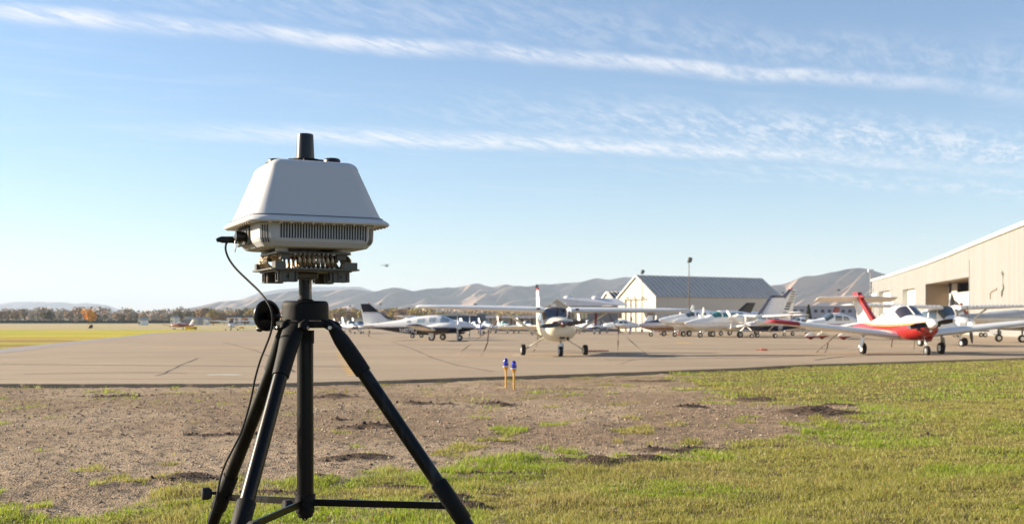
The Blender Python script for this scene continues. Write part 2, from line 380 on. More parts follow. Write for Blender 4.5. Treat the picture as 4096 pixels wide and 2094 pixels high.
# far: yellow-green field on the left, dry strips, taxiway
far = sstep(YY, 38, 46)
fld = lerp(np.broadcast_to(np.array([.38, .36, .04]), XX.shape + (3,)).copy(), np.array([.52, .40, .05]), sstep(fbm(XX * .05, YY * .03, 4), .4, .7))
fld = lerp(fld, np.array([.30, .19, .075]), sstep(fbm(XX * .035 + 4, YY * .12 + 2, 5), .40, .58) * sstep(YY, 46, 60) * (1 - sstep(YY, 92, 125)))
fld = lerp(fld, np.array([.36, .32, .20]), sstep(YY, 240, 300))
fld = lerp(fld, np.array([.42, .34, .17]), sstep(fbm(XX * .01, YY * .02 + 30, 3), .45, .6) * sstep(YY, 230, 260))
fld = lerp(fld, np.array([.13, .15, .07]), sstep(YY, 700, 800))
base = lerp(base, fld, far)
nr, nc = XX.shape
V = np.stack([XX, YY, ZZ], -1).reshape(-1, 3)
ii = (np.arange(nr-1)[:, None] * nc + np.arange(nc-1)[None, :]).ravel()
F4 = np.stack([ii, ii+1, ii+nc+1, ii+nc], -1)
mg = bpy.data.materials.new('earth'); mg.use_nodes = True
def ground_nodes(m):
    N = m.node_tree.nodes; L = m.node_tree.links; b = N['Principled BSDF']; b.inputs['Roughness'].default_value = .95; b.inputs['Specular IOR Level'].default_value = .2
    at = N.new('ShaderNodeAttribute'); at.attribute_name = 'Col'; tc = N.new('ShaderNodeTexCoord')
    def nz(s, d=8, r=.65):
        n = N.new('ShaderNodeTexNoise'); n.inputs['Scale'].default_value = s; n.inputs['Detail'].default_value = d; n.inputs['Roughness'].default_value = r; L.new(tc.outputs['Object'], n.inputs['Vector']); return n
    n1 = nz(7); n2 = nz(42, 6, .7); v = N.new('ShaderNodeTexVoronoi'); v.inputs['Scale'].default_value = 62; L.new(tc.outputs['Object'], v.inputs['Vector'])
    r1 = N.new('ShaderNodeMapRange'); r1.inputs['From Min'].default_value = .3; r1.inputs['From Max'].default_value = .7; r1.inputs['To Min'].default_value = .72; r1.inputs['To Max'].default_value = 1.28; L.new(n1.outputs[0], r1.inputs['Value'])
    r2 = N.new('ShaderNodeMapRange'); r2.inputs['From Min'].default_value = .3; r2.inputs['From Max'].default_value = .7; r2.inputs['To Min'].default_value = .7; r2.inputs['To Max'].default_value = 1.3; L.new(n2.outputs[0], r2.inputs['Value'])
    # pale pebbles among the grit
    v2 = N.new('ShaderNodeTexVoronoi'); v2.inputs['Scale'].default_value = 30; L.new(tc.outputs['Object'], v2.inputs['Vector'])
    sp = N.new('ShaderNodeSeparateColor'); L.new(v2.outputs['Color'], sp.inputs[0])
    gt = N.new('ShaderNodeMath'); gt.operation = 'GREATER_THAN'; gt.inputs[1].default_value = .90; L.new(sp.outputs[0], gt.inputs[0])
    lt = N.new('ShaderNodeMath'); lt.operation = 'LESS_THAN'; lt.inputs[1].default_value = .30; L.new(v2.outputs['Distance'], lt.inputs[0])
    pm = N.new('ShaderNodeMath'); pm.operation = 'MULTIPLY'; L.new(gt.outputs[0], pm.inputs[0]); L.new(lt.outputs[0], pm.inputs[1])
    pv = N.new('ShaderNodeMath'); pv.operation = 'MULTIPLY_ADD'; pv.inputs[1].default_value = .45; pv.inputs[2].default_value = 1; L.new(pm.outputs[0], pv.inputs[0])
    a = N.new('ShaderNodeMath'); a.operation = 'MULTIPLY'; L.new(r1.outputs[0], a.inputs[0]); L.new(r2.outputs[0], a.inputs[1])
    a2 = N.new('ShaderNodeMath'); a2.operation = 'MULTIPLY'; L.new(a.outputs[0], a2.inputs[0]); L.new(pv.outputs[0], a2.inputs[1])
    s = N.new('ShaderNodeVectorMath'); s.operation = 'SCALE'; L.new(at.outputs['Color'], s.inputs[0]); L.new(a2.outputs[0], s.inputs['Scale']); L.new(s.outputs[0], b.inputs['Base Color'])
    h = N.new('ShaderNodeMath'); h.operation = 'ADD'; L.new(n2.outputs[0], h.inputs[0])
    vm = N.new('ShaderNodeMath'); vm.operation = 'MULTIPLY'; vm.inputs[1].default_value = -.8; L.new(v.outputs['Distance'], vm.inputs[0]); L.new(vm.outputs[0], h.inputs[1])
    bp = N.new('ShaderNodeBump'); bp.inputs['Strength'].default_value = 1.0; bp.inputs['Distance'].default_value = .032; L.new(h.outputs[0], bp.inputs['Height']); L.new(bp.outputs[0], b.inputs['Normal'])
ground_nodes(mg)
tag(np_obj('ground', V, F4, None, mg, base.reshape(-1, 3), True), kind='structure')
del V, F4, ZZ

# ------------------------------------------------------------------ apron
ef = np.array([(-3000, 962), (-300, 964), (0, 964), (300, 965), (700, 963), (1000, 955), (1300, 945), (1600, 935), (1850, 925), (2000, 917), (2576, 899), (3600, 880)]) * D
eb = np.array([(-3000, 960.), (-900, 950.), (-300, 912), (0, 882), (100, 869.5), (200, 858.5), (330, 845), (400, 836), (500, 831.5), (640, 829), (900, 827)]) * D
ef[0] = (-4700, 962 * D)
pxs = np.concatenate([np.linspace(-1100, 4600, 700), np.linspace(4700, 9000, 20)])
Yf = np.array([gY(np.interp(p, ef[:, 0], ef[:, 1])) for p in pxs])
Yb = np.array([gY(np.interp(p, eb[:, 0], eb[:, 1])) for p in pxs])
Yb = np.where(pxs > 900 * D, Yb + (300 - Yb) * sstep(pxs, 900 * D, 1000 * D), Yb); Yb = np.maximum(Yb, Yf * 1.01)
Yf = Yf + (fbm(pxs * .006, pxs * 0 + 3, 2) - .5) * .22 + (fbm(pxs * .035, pxs * 0 + 8, 2) - .5) * .07
T = np.linspace(0, 1, 120)[:, None]
YA = Yf[None] * (Yb / Yf)[None] ** T; XA = (pxs[None] - CX) / K * YA; ZA = zg(YA)
top = np.stack([XA, YA, ZA], -1)
n_r, n_c = XA.shape
f_lo = np.stack([XA[0], YA[0] - .012, ZA[0] - .12], -1); b_lo = np.stack([XA[-1], YA[-1] + .01, ZA[-1] - .12], -1)
V = np.concatenate([f_lo[None], top, b_lo[None]], 0).reshape(-1, 3)
ii = (np.arange(n_r+1)[:, None] * n_c + np.arange(n_c-1)[None, :]).ravel()
F4 = np.stack([ii, ii+1, ii+n_c+1, ii+n_c], -1)
ma = bpy.data.materials.new('worn_asphalt'); ma.use_nodes = True
def asphalt_nodes(m):
    N = m.node_tree.nodes; L = m.node_tree.links; b = N['Principled BSDF']; b.inputs['Roughness'].default_value = .9; b.inputs['Specular IOR Level'].default_value = .25
    tc = N.new('ShaderNodeTexCoord')
    def nz(s, d=6, r=.6, st=None):
        n = N.new('ShaderNodeTexNoise'); n.inputs['Scale'].default_value = s; n.inputs['Detail'].default_value = d; n.inputs['Roughness'].default_value = r
        mp = N.new('ShaderNodeMapping'); L.new(tc.outputs['Object'], mp.inputs[0]); L.new(mp.outputs[0], n.inputs['Vector'])
        if st: mp.inputs['Scale'].default_value = st
        return n.outputs[0]
    def rng(v, a, b_, c, d):
        r = N.new('ShaderNodeMapRange'); r.inputs['From Min'].default_value = a; r.inputs['From Max'].default_value = b_; r.inputs['To Min'].default_value = c; r.inputs['To Max'].default_value = d; L.new(v, r.inputs['Value']); return r.outputs[0]
    def mul(a, c):
        q = N.new('ShaderNodeMath'); q.operation = 'MULTIPLY'; L.new(a, q.inputs[0]); L.new(c, q.inputs[1]); return q.outputs[0]
    f = mul(rng(nz(.12, 5), .3, .7, .86, 1.10), rng(nz(1.1, 8, .7, (.35, 1.3, 1)), .25, .75, .86, 1.14))
    f = mul(f, rng(nz(60, 4, .7), .3, .7, .86, 1.14))
    f = mul(f, rng(nz(.33, 7, .75, (.5, 1.6, 1)), .60, .72, 1.0, .80)); f = mul(f, rng(nz(.9, 3, .5, (1, 1, 1)), .70, .76, 1.0, .62))
    # paving-lane joints and tar seams
    wv = N.new('ShaderNodeTexWave'); wv.wave_type = 'BANDS'; wv.bands_direction = 'Y'; wv.inputs['Scale'].default_value = .042; wv.inputs['Distortion'].default_value = .5; wv.inputs['Detail'].default_value = 3; wv.inputs['Detail Scale'].default_value = .4
    L.new(tc.outputs['Object'], wv.inputs['Vector']); f = mul(f, rng(wv.outputs[0], .0, .012, .80, 1.0))
    s = N.new('ShaderNodeVectorMath'); s.operation = 'SCALE'; s.inputs[0].default_value = (.33, .256, .178); L.new(f, s.inputs['Scale']); L.new(s.outputs[0], b.inputs['Base Color'])
    bp = N.new('ShaderNodeBump'); bp.inputs['Strength'].default_value = .35; bp.inputs['Distance'].default_value = .01; L.new(nz(80, 4, .7), bp.inputs['Height']); L.new(bp.outputs[0], b.inputs['Normal'])
asphalt_nodes(ma)
tag(np_obj('apron', V, F4, None, ma, None, False), kind='structure')

# painted lines, cracks and seams on the apron
M['linepaint'] = mat('worn_yellow_line', (.62, .36, .03), .8, 0, .2, 6, dirt=(.33, .256, .178), dscale=5, dlo=.58, dhi=.75)
M['whiteline'] = mat('worn_white_line', (.52, .50, .44), .8, 0, .2, 5, dirt=(.33, .256, .178), dscale=6, dlo=.56, dhi=.75)
M['tar'] = mat('tar_seam', (.06, .045, .035), .8, 0, .3, 10)
def strip(name, pts_px, w, m, lift=.004, label=None):
    mb = MB(); P = [G(x * D, y * D) for x, y in pts_px]; n = len(P); fine = []
    for i in range(n - 1):
        k = max(2, int((P[i+1] - P[i]).length / 1.5))
        for j in range(k): fine.append(P[i].lerp(P[i+1], j / k))
    fine.append(P[-1]); vs = []
    for i, p in enumerate(fine):
        t = (fine[min(i+1, len(fine)-1)] - fine[max(i-1, 0)]); t.z = 0; t.normalize(); nn = Vector((-t.y, t.x, 0)) * w / 2 * (1 if w > .06 else random.uniform(.5, 1.4))
        for q in (p + nn, p - nn): vs.append((q.x, q.y, float(zg(q.y)) + lift))
    mb.add(vs, [(2*i, 2*i+1, 2*i+3, 2*i+2) for i in range(len(fine)-1)])
    return tag(mb.build(name, m), kind='structure')
strip('painted_line', [(380, 872.5), (560, 873), (720, 873.5), (830, 872)], .55, M['linepaint'])
strip('painted_line', [(522, 942.5), (560, 941.6), (605, 942.5)], .35, M['whiteline'])
strip('painted_line', [(1290, 893), (1370, 893)], .5, M['whiteline'])
strip('painted_line', [(1450, 852), (1500, 852)], .4, M['whiteline'])
for k in range(11):
    y = 884 + k * 5.9; x = 843 + k * 3.0; w = 15 + k * .9
    strip('painted_line', [(x, y), (x + w, y)], .74 - .036 * k, M['linepaint'])
strip('painted_line', [(1700, 862), (1740, 862)], 2.2, M['linepaint'])
strip('painted_line', [(1600, 892.6), (1740, 892.6)], .5, M['whiteline'])
strip('gravel_verge', [(-60, 888.5), (0, 883), (100, 870.5), (200, 859.5), (330, 846), (400, 837)], 1.6, mat('verge_gravel', (.26, .23, .22), .9, 0, .3, 3), .006)
strip('pavement_crack', [(392, 944.5), (415, 939), (422, 933), (440, 926), (455, 917), (478, 909), (497, 900.5)], .05, M['tar'])
strip('pavement_crack', [(985, 858), (1040, 878), (1090, 900), (1150, 918), (1240, 934)], .05, M['tar'])
strip('pavement_crack', [(-50, 915), (300, 918), (640, 921), (900, 922)], .12, M['tar'])
strip('pavement_crack', [(60, 940), (330, 936), (470, 938)], .09, M['tar'])
strip('pavement_crack', [(900, 866), (1080, 867), (1310, 868)], .4, M['tar'])
strip('pavement_crack', [(1640, 876), (1900, 880), (2130, 874)], .3, M['tar'])
strip('pavement_crack', [(560, 860), (640, 880), (700, 905), (740, 935)], .06, M['tar'])
strip('pavement_crack', [(1560, 915), (1590, 905), (1650, 898), (1700, 889)], .03, M['tar'])
strip('pavement_crack', [(2050, 905), (2120, 896), (2230, 891), (2400, 893)], .14, M['tar'])
strip('pavement_crack', [(240, 877), (330, 877.5)], .06, M['tar'])
strip('pavement_crack', [(1060, 876), (1330, 884), (1520, 880)], .2, M['tar'])
strip('pavement_crack', [(1520, 905), (1900, 899), (2300, 884)], .12, M['tar'])

# ------------------------------------------------------------------ grass and pebbles
rg = np.random.default_rng(11)
def blades(n, y0, y1, hgt, wid, hv):
    Y = y0 * (y1 / y0) ** rg.random(n); U = rg.uniform(-.72, .70, n)
    # even density over the ground
    keep = rg.random(n) < (Y / y1) ** 1.0
    Y = Y[keep]; U = U[keep]; X = U * Y
    # keep clear of the apron
    pe = np.interp(U * K + CX, pxs, Yf); ok = Y < pe - .04; X = X[ok]; Y = Y[ok]
    t = turf_at(X, Y); s, sz_ = soil_at(X, Y)
    cl = fbm(X * 9, Y * 9, 2)
    p = np.clip(t * (1 - s * .95), 0, 1) * (.35 + .9 * sstep(cl, .25, .6)); ok = rg.random(len(X)) < p
    X = X[ok]; Y = Y[ok]; s = s[ok]; t = t[ok]; sz_ = sz_[ok]
    z = gz(Y) + (fbm(X * 3, Y * 3, 4) - .5) * .05 + sz_ + (fbm(X * .35, Y * .35, 3) - .5) * .10 * sstep(-Y, -18.5, -15) - .004
    m = len(X); tuft = sstep(fbm(X * 2.2 + 7, Y * 2.2, 3), .50, .68)
    bd = sstep(-np.abs(sdist(X, Y, dirt_w)), -1.0, 0); h = hgt * (1 + hv * rg.standard_normal(m)).clip(.35, 2.2) * (.75 + .55 * tuft + .35 * bd * tuft)
    a = rg.uniform(0, 2*np.pi, m); lean = rg.uniform(.15, .95, m) * h; dx = np.cos(a) * lean; dy = np.sin(a) * lean
    wa = rg.uniform(0, np.pi, m); wx = np.cos(wa) * wid / 2 * rg.uniform(.6, 1.3, m); wy = np.sin(wa) * wid / 2
    b = np.stack([X, Y, z], -1); w3 = np.stack([wx, wy, wx * 0], -1)
    mid = b + np.stack([dx * .35, dy * .35, h * .6], -1); tip = b + np.stack([dx, dy, h * rg.uniform(.75, 1.0, m)], -1)
    V = np.stack([b - w3, b + w3, mid + w3 * .8, mid - w3 * .8, tip], 1).reshape(-1, 3)
    i0 = np.arange(m) * 5
    F4 = np.stack([i0, i0+1, i0+2, i0+3], -1); F3 = np.stack([i0+3, i0+2, i0+4], -1)
    # colour: olive lawn, fresh tufts, straw
    fresh = sstep(fbm(X * .9 + 33, Y * .9 + 8, 4) + .14 * bd + .10 * sstep(-X, -1.0, 1.5), .44, .66); straw = sstep(fbm(X * 1.6 + 3, Y * 1.2 + 80, 4), .52, .75)
    c = np.array([.285, .275, .060])[None] + (np.array([.235, .31, .024]) - np.array([.285, .275, .060]))[None] * fresh[:, None]
    c = c + (np.array([.33, .26, .11])[None] - c) * (straw * .45)[:, None]
    r = rg.random(m)[:, None]; c = np.where(r < .13, np.array([[.36, .30, .14]]), c); c = np.where(r > .985, np.array([[.30, .12, .04]]), c)
    c = c * rg.uniform(.78, 1.22, m)[:, None]
    return V, F4, F3, np.repeat(c, 5, 0)
mgr = bpy.data.materials.new('grass_blade'); mgr.use_nodes = True
def grass_nodes(m):
    N = m.node_tree.nodes; L = m.node_tree.links; b = N['Principled BSDF']; b.inputs['Roughness'].default_value = .48; b.inputs['Specular IOR Level'].default_value = .35
    at = N.new('ShaderNodeAttribute'); at.attribute_name = 'Col'; L.new(at.outputs['Color'], b.inputs['Base Color'])
    tr = N.new('ShaderNodeBsdfTranslucent'); hs = N.new('ShaderNodeHueSaturation'); hs.inputs['Value'].default_value = 1.5; L.new(at.outputs['Color'], hs.inputs['Color']); L.new(hs.outputs[0], tr.inputs[0])
    mx = N.new('ShaderNodeMixShader'); mx.inputs[0].default_value = .38; L.new(b.outputs[0], mx.inputs[1]); L.new(tr.outputs[0], mx.inputs[2])
    L.new(mx.outputs[0], N['Material Output'].inputs[0])
grass_nodes(mgr)
Vs, F4s, F3s, Cs, off = [], [], [], [], 0
for args in ((560000, 5.0, 9.5, .034, .0042, .35), (520000, 9.5, 17, .037, .006, .35), (400000, 17, 40, .042, .013, .3)):
    V, F4, F3, C = blades(*args); Vs.append(V); F4s.append(F4 + off); F3s.append(F3 + off); Cs.append(C); off += len(V)
tag(np_obj('grass', np.concatenate(Vs), np.concatenate(F4s), np.concatenate(F3s), mgr, np.concatenate(Cs), False), 'short olive green grass growing round the gravel and up to the apron', 'grass', kind='stuff')
del Vs, F4s, F3s, Cs

def pebbles(n):
    Y = 6 * (22 / 6) ** rg.random(n); U = rg.uniform(-.72, .6, n); X = U * Y; pe = np.interp(U * K + CX, pxs, Yf)
    ok = (Y < pe - .05) & (rg.random(n) > turf_at(X, Y) * .93); X = X[ok]; Y = Y[ok]; m = len(X)
    s_, sz_ = soil_at(X, Y)
    z = gz(Y) + (fbm(X * 3, Y * 3, 4) - .5) * .05 + (fbm(X * 14, Y * 14, 3) - .5) * .028 + sz_ + (fbm(X * .35, Y * .35, 3) - .5) * .10 * sstep(-Y, -18.5, -15)
    r = (.003 + .011 * rg.random(m) ** 4.5) * np.clip(Y / 9, .8, 1.6) * np.where(s_ > .3, 1.6, 1)
    base = np.array([(1, 0, 0), (0, 1, 0), (-1, 0, 0), (0, -1, 0), (0, 0, 1), (0, 0, -1.)])
    a = rg.uniform(0, 6.28, m); ca, sa = np.cos(a), np.sin(a)
    sc3 = np.stack([rg.uniform(.7, 1.4, m), rg.uniform(.7, 1.2, m), rg.uniform(.5, .9, m)], -1) * r[:, None]
    P = base[None] * sc3[:, None]; P = P * rg.uniform(.8, 1.2, (m, 6, 1))
    x = P[..., 0] * ca[:, None] - P[..., 1] * sa[:, None]; y = P[..., 0] * sa[:, None] + P[..., 1] * ca[:, None]
    V = np.stack([x + X[:, None], y + Y[:, None], P[..., 2] + (z + r * .35)[:, None]], -1).reshape(-1, 3)
    f = np.array([(0, 1, 4), (1, 2, 4), (2, 3, 4), (3, 0, 4), (1, 0, 5), (2, 1, 5), (3, 2, 5), (0, 3, 5)])
    F = (np.arange(m)[:, None, None] * 6 + f[None]).reshape(-1, 3)
    g = rg.random(m)[:, None]; c = np.array([[.34, .25, .17]]) * (.6 + .9 * g); c = np.where(g > .975, np.array([[.55, .50, .43]]), c)
    c = np.where((s_ > .3)[:, None], np.array([[.075, .05, .036]]) * (.7 + .8 * g), c)
    return V, F, np.repeat(c, 6, 0)
V, F3, C = pebbles(70000)
mpb = bpy.data.materials.new('pebble'); mpb.use_nodes = True
_b = mpb.node_tree.nodes['Principled BSDF']; _b.inputs['Roughness'].default_value = .85; _a = mpb.node_tree.nodes.new('ShaderNodeAttribute'); _a.attribute_name = 'Col'; mpb.node_tree.links.new(_a.outputs['Color'], _b.inputs['Base Color'])
tag(np_obj('gravel', V, None, F3, mpb, C, False), 'small tan pebbles and dark clods scattered over the bare ground', 'gravel', kind='stuff')
# ------------------------------------------------------------------ mountains
def mountain_mat(name, tan, sage):
    m = bpy.data.materials.new(name); m.use_nodes = True; N = m.node_tree.nodes; L = m.node_tree.links; b = N['Principled BSDF']; b.inputs['Roughness'].default_value = 1; b.inputs['Specular IOR Level'].default_value = .05
    tc = N.new('ShaderNodeTexCoord'); mp = N.new('ShaderNodeMapping'); mp.inputs['Scale'].default_value = (1/700, 1/1500, 1/260); L.new(tc.outputs['Object'], mp.inputs[0])
    n = N.new('ShaderNodeTexNoise'); n.inputs['Scale'].default_value = 1; n.inputs['Detail'].default_value = 7; n.inputs['Roughness'].default_value = .6; L.new(mp.outputs[0], n.inputs['Vector'])
    r = N.new('ShaderNodeMapRange'); r.inputs['From Min'].default_value = .42; r.inputs['From Max'].default_value = .6; L.new(n.outputs[0], r.inputs['Value'])
    mx = N.new('ShaderNodeMix'); mx.data_type = 'RGBA'; L.new(r.outputs[0], mx.inputs[0]); mx.inputs[6].default_value = (*sage, 1); mx.inputs[7].default_value = (*tan, 1); L.new(mx.outputs[2], b.inputs['Base Color'])
    return m
def range_(name, pts, Y0, depth, foot_h, mtl, seed, gully=.5, freq=1.0):
    pts = np.array(pts, float); px = np.arange(pts[0, 0], pts[-1, 0], 6.0); nr_ = 190
    # rounded skyline through the points
    t = np.interp(px, pts[:, 0], pts[:, 1]); k = np.hanning(9); k /= k.sum(); t = np.convolve(np.pad(t, 4, mode='edge'), k, 'valid')
    t = t + (fbm(px * .02, px * 0 + seed, 3) - .5) * 3.0
    X0 = (px - CX) / K * Y0; R = (HZ - t) / K * Y0 + CZ
    tt = np.linspace(0, 1.25, nr_)[:, None]; Yg = Y0 - depth * (1 - tt) + X0[None] * 0
    # spurs run down towards the plain, leaning to one side
    Xs = X0[None] * np.ones_like(tt); a = (Xs + (1 - tt) * depth * .55) / 1000 * freq
    wv = fbm(a * .9 + seed, Yg / 2600 + seed, 4); rid = 1 - np.abs(2 * fbm(a * 1.5 + 3 + seed, Yg / 3200, 4) - 1) * 1.5
    f2 = 1 - np.abs(2 * fbm(a * 4.1 + 13, Yg / 1500 + 5, 3) - 1) * 1.6
    prof = np.where(tt <= 1, np.clip(tt, 0, 1) ** .85, 1 - (tt - 1) * 2.2)
    env = np.sin(np.pi * np.clip(tt, 0, 1)) ** .7 * (1 - .6 * sstep(tt, .72, 1.0))
    Z = foot_h + (R[None] - foot_h) * prof + env * (R[None] - foot_h) * gully * ((rid - .55) * 1.15 + (wv - .5) * .9 + (f2 - .5) * .85 + (1 - np.abs(2 * fbm(a * 9.5 + 31, Yg / 900 + 7, 3) - 1) * 1.6 - .5) * .22)
    # never above the line of sight to the skyline
    lim = CZ + (R[None] - CZ) * (Yg / Y0) - 2; Z = np.where(tt < 1, np.minimum(Z, lim), Z)
    e = np.minimum(sstep(px, px[0], px[0] + 150), 1)[None]; Z = np.minimum(Z, foot_h + (Z - foot_h) * 1.0)
    V = np.stack([Xs * (Yg / Y0), Yg, Z], -1).reshape(-1, 3); n_c = len(px)
    ii = (np.arange(nr_-1)[:, None] * n_c + np.arange(n_c-1)[None]).ravel(); F4 = np.stack([ii, ii+1, ii+n_c+1, ii+n_c], -1)
    return tag(np_obj(name, V, F4, None, mtl, None, True), kind='structure')
mm1 = mountain_mat('dry_grass_slope', (.38, .27, .20), (.055, .06, .065))
range_('hills', [(-900, 1262), (300, 1258), (600, 1250), (713, 1235), (788, 1226), (880, 1203), (923, 1201), (970, 1198), (1021, 1188), (1093, 1173), (1176, 1160), (1275, 1163), (1350, 1157), (1417, 1154), (1496, 1164), (1535, 1155), (1575, 1147), (1615, 1152), (1654, 1164), (1708, 1152), (1760, 1151), (1790, 1146), (1812, 1150),
    (1860, 1141), (1906, 1130), (1973, 1148), (2019, 1133), (2057, 1143), (2080, 1140), (2110, 1145), (2169, 1133), (2200, 1136), (2242, 1130), (2319, 1126), (2360, 1116), (2386, 1109), (2435, 1117), (2494, 1106), (2532, 1108), (2600, 1120), (2700, 1112), (2800, 1130), (2950, 1152), (3200, 1160), (3600, 1150), (4200, 1140), (5600, 1180)], 9000, 3800, -2, mm1, 2.3, .62)
range_('mountain', [(2750, 1240), (2900, 1200), (3000, 1165), (3073, 1141), (3103, 1137), (3121, 1138), (3152, 1129), (3213, 1103), (3231, 1101), (3252, 1101), (3292, 1095), (3319, 1087), (3350, 1083), (3386, 1074), (3434, 1068), (3471, 1073), (3541, 1095), (3640, 1125), (3800, 1150), (4000, 1190), (4300, 1235)], 6600, 2600, -2, mm1, 9.1, .8, 1.5)
range_('distant_mountain', [(700, 1262), (850, 1230), (977, 1192), (1040, 1170), (1117, 1156), (1200, 1150), (1275, 1144), (1350, 1146), (1433, 1145), (1460, 1152), (1488, 1162), (1600, 1185), (1800, 1200), (2100, 1200), (2500, 1230), (2900, 1262)], 15500, 5200, -2, mm1, 4.4, .4)
range_('distant_mountain', [(-2000, 1225), (-1000, 1230), (-300, 1235), (0, 1213), (60, 1206), (132, 1205), (223, 1206), (272, 1209), (291, 1214), (340, 1210), (400, 1215), (437, 1221), (466, 1234), (560, 1250), (700, 1262), (760, 1266)], 17500, 5200, -2, mm1, 6.6, .4)

# ------------------------------------------------------------------ haze
def build_haze():
    mb = MB(); mb.box((0, 10500, 262), (44000, 25000, 540)); hm = bpy.data.materials.new('haze_air'); hm.use_nodes = True; N = hm.node_tree.nodes; L = hm.node_tree.links
    N.remove(N['Principled BSDF']); v = N.new('ShaderNodeVolumePrincipled'); v.inputs['Color'].default_value = (.68, .79, .96, 1); v.inputs['Density'].default_value = 7.5e-5; v.inputs['Anisotropy'].default_value = 0.0
    L.new(v.outputs[0], N['Material Output'].inputs['Volume'])
    o = mb.build('haze', hm); tag(o, kind='stuff')
build_haze()

# ------------------------------------------------------------------ trees
def bark(c): return mat('bark', c, .9, 0, .25, 3, bump=.3)
M['bark'] = bark((.12, .09, .07))
def leafmat(name, c):
    m = bpy.data.materials.new(name); m.use_nodes = True; N = m.node_tree.nodes; L = m.node_tree.links; b = N['Principled BSDF']; b.inputs['Roughness'].default_value = .8
    at = N.new('ShaderNodeAttribute'); at.attribute_name = 'Col'; v = N.new('ShaderNodeVectorMath'); v.operation = 'MULTIPLY'; v.inputs[1].default_value = c; L.new(at.outputs['Color'], v.inputs[0]); L.new(v.outputs[0], b.inputs['Base Color']); return m
def crown_mesh(seed, w, h, n, leaf, shape='round'):
    r = np.random.default_rng(seed); nb = 9
    bl = r.uniform(-1, 1, (nb, 3)) * [.55, .55, .5]; bl[:, 2] += .1; br = r.uniform(.35, .6, nb)
    k = r.integers(0, nb, n); d = r.standard_normal((n, 3)); d /= np.linalg.norm(d, axis=1)[:, None]
    P = bl[k] + d * (br[k] * r.uniform(.55, 1.0, n) ** .5)[:, None]
    if shape == 'cone':
        z = r.random(n) ** 1.4; rad = (1 - z) ** .8 * r.uniform(.6, 1, n) + .03; a = r.uniform(0, 6.28, n); P = np.stack([rad * np.cos(a), rad * np.sin(a), z * 2 - 1], -1)
    P = P * [w / 2, w / 2, h / 2]
    s = leaf * r.uniform(.5, 1.4, n); A = r.standard_normal((n, 3)); A /= np.linalg.norm(A, axis=1)[:, None]; B = np.cross(A, r.standard_normal((n, 3))); B /= np.linalg.norm(B, axis=1)[:, None]
    a = A * s[:, None]; b = B * s[:, None] * .7
    V = np.stack([P - a, P - b, P + a, P + b], 1).reshape(-1, 3); F = np.arange(n * 4).reshape(-1, 4)
    c = np.repeat(r.uniform(.6, 1.35, n)[:, None] * (1 + (r.random((n, 3)) - .5) * .2), 4, 0)
    return V, F, c
_treeproto = {}
def tree(kind, loc, s, label, cat='tree', group=None, rz=0):
    specs = {'brown': (9, 9, 900, .55, (.44, .31, .20)), 'olive': (10, 9.5, 1000, .55, (.42, .33, .13)), 'dark': (9, 8, 900, .5, (.17, .15, .09)), 'gold': (9, 7, 900, .5, (.80, .38, .04)), 'grey': (9, 10, 520, .42, (.40, .34, .28)), 'conifer': (4.6, 11, 1500, .3, (.035, .045, .025)), 'bush': (5, 4, 500, .4, (.33, .17, .07))}
    w, h, n, lf, c = specs[kind]; key = (kind, random.randint(0, 2))
    root = empty('conifer_tree' if kind == 'conifer' else 'tree', loc, rz, label, cat, group); root.scale = (s, s, s)
    if key not in _treeproto:
        V, F, cc = crown_mesh(hash(kind) % 50 + key[1] * 7 if False else (len(kind) * 11 + key[1] * 7 + ord(kind[0])), w, h, n, lf, 'cone' if kind == 'conifer' else 'round'); zc = h * .5 + (1.6 if kind not in ('conifer', 'bush') else .3)
        V = V + [0, 0, zc]
        cr = np_obj('crown', V, F, None, leafmat('foliage_' + kind, c), cc)
        mb = MB(); mb.tube([(0, 0, -.6), (0.05, 0, 1.5), (-.1, .1, zc), (.1, 0, zc + h * .3)], [.30, .22, .14, .05], 7)
        for q in range(4):
            a = q * 1.6 + .4; mb.tube([(0, 0, 1.6 + q * .5), (math.cos(a) * w * .18, math.sin(a) * w * .18, zc), (math.cos(a) * w * .3, math.sin(a) * w * .3, zc + h * .22)], [.12, .08, .03], 5)
        tr = mb.build('trunk', M['bark']); _treeproto[key] = (cr, tr); cr.parent = root; tr.parent = root
    else:
        for q in _treeproto[key]:
            c2 = q.copy(); COL.objects.link(c2); c2.parent = root
    return root
random.seed(21)
kinds = {'brown': 'hazy brown autumn tree in the far treeline beyond the airfield', 'olive': 'yellowish olive autumn tree in the far treeline beyond the airfield', 'dark': 'dark green tree in the far treeline beyond the airfield', 'grey': 'bare greyish tree in the far treeline beyond the airfield'}
def tline(x0, x1, n, ytop, Y0, Y1, mix):
    for i in range(n):
        px = x0 + (x1 - x0) * (i + random.uniform(.1, .9)) / n; Y = random.uniform(Y0, Y1); k = random.choice(mix)
        t = ytop(px) + random.uniform(-3, 9); hgt = (HZ - t) / K * Y + float(Hd(Y)); bs = {'brown': 10.6, 'olive': 11.1, 'dark': 9.6, 'grey': 11.6}[k]
        tree(k, (XatY(px, Y), Y, float(gz(Y))), hgt / bs * 1.10, kinds[k], 'tree', {'brown': 'brown trees of the far treeline', 'olive': 'olive trees of the far treeline', 'dark': 'dark trees of the far treeline', 'grey': 'bare trees of the far treeline'}[k], random.uniform(0, 6))
yl = lambda p: np.interp(p, [0, 60, 100, 140, 170, 260, 330, 350, 420, 560, 700, 830, 900, 1000, 1100, 1300, 1390, 1440, 1560, 1620, 1700, 1900, 2100], [1240, 1236, 1234, 1240, 1236, 1236, 1232, 1242, 1250, 1252, 1250, 1236, 1246, 1236, 1244, 1246, 1234, 1240, 1234, 1236, 1240, 1250, 1252])
tline(-240, 700, 46, yl, 760, 980, ['brown', 'brown', 'grey', 'grey', 'brown', 'dark'])
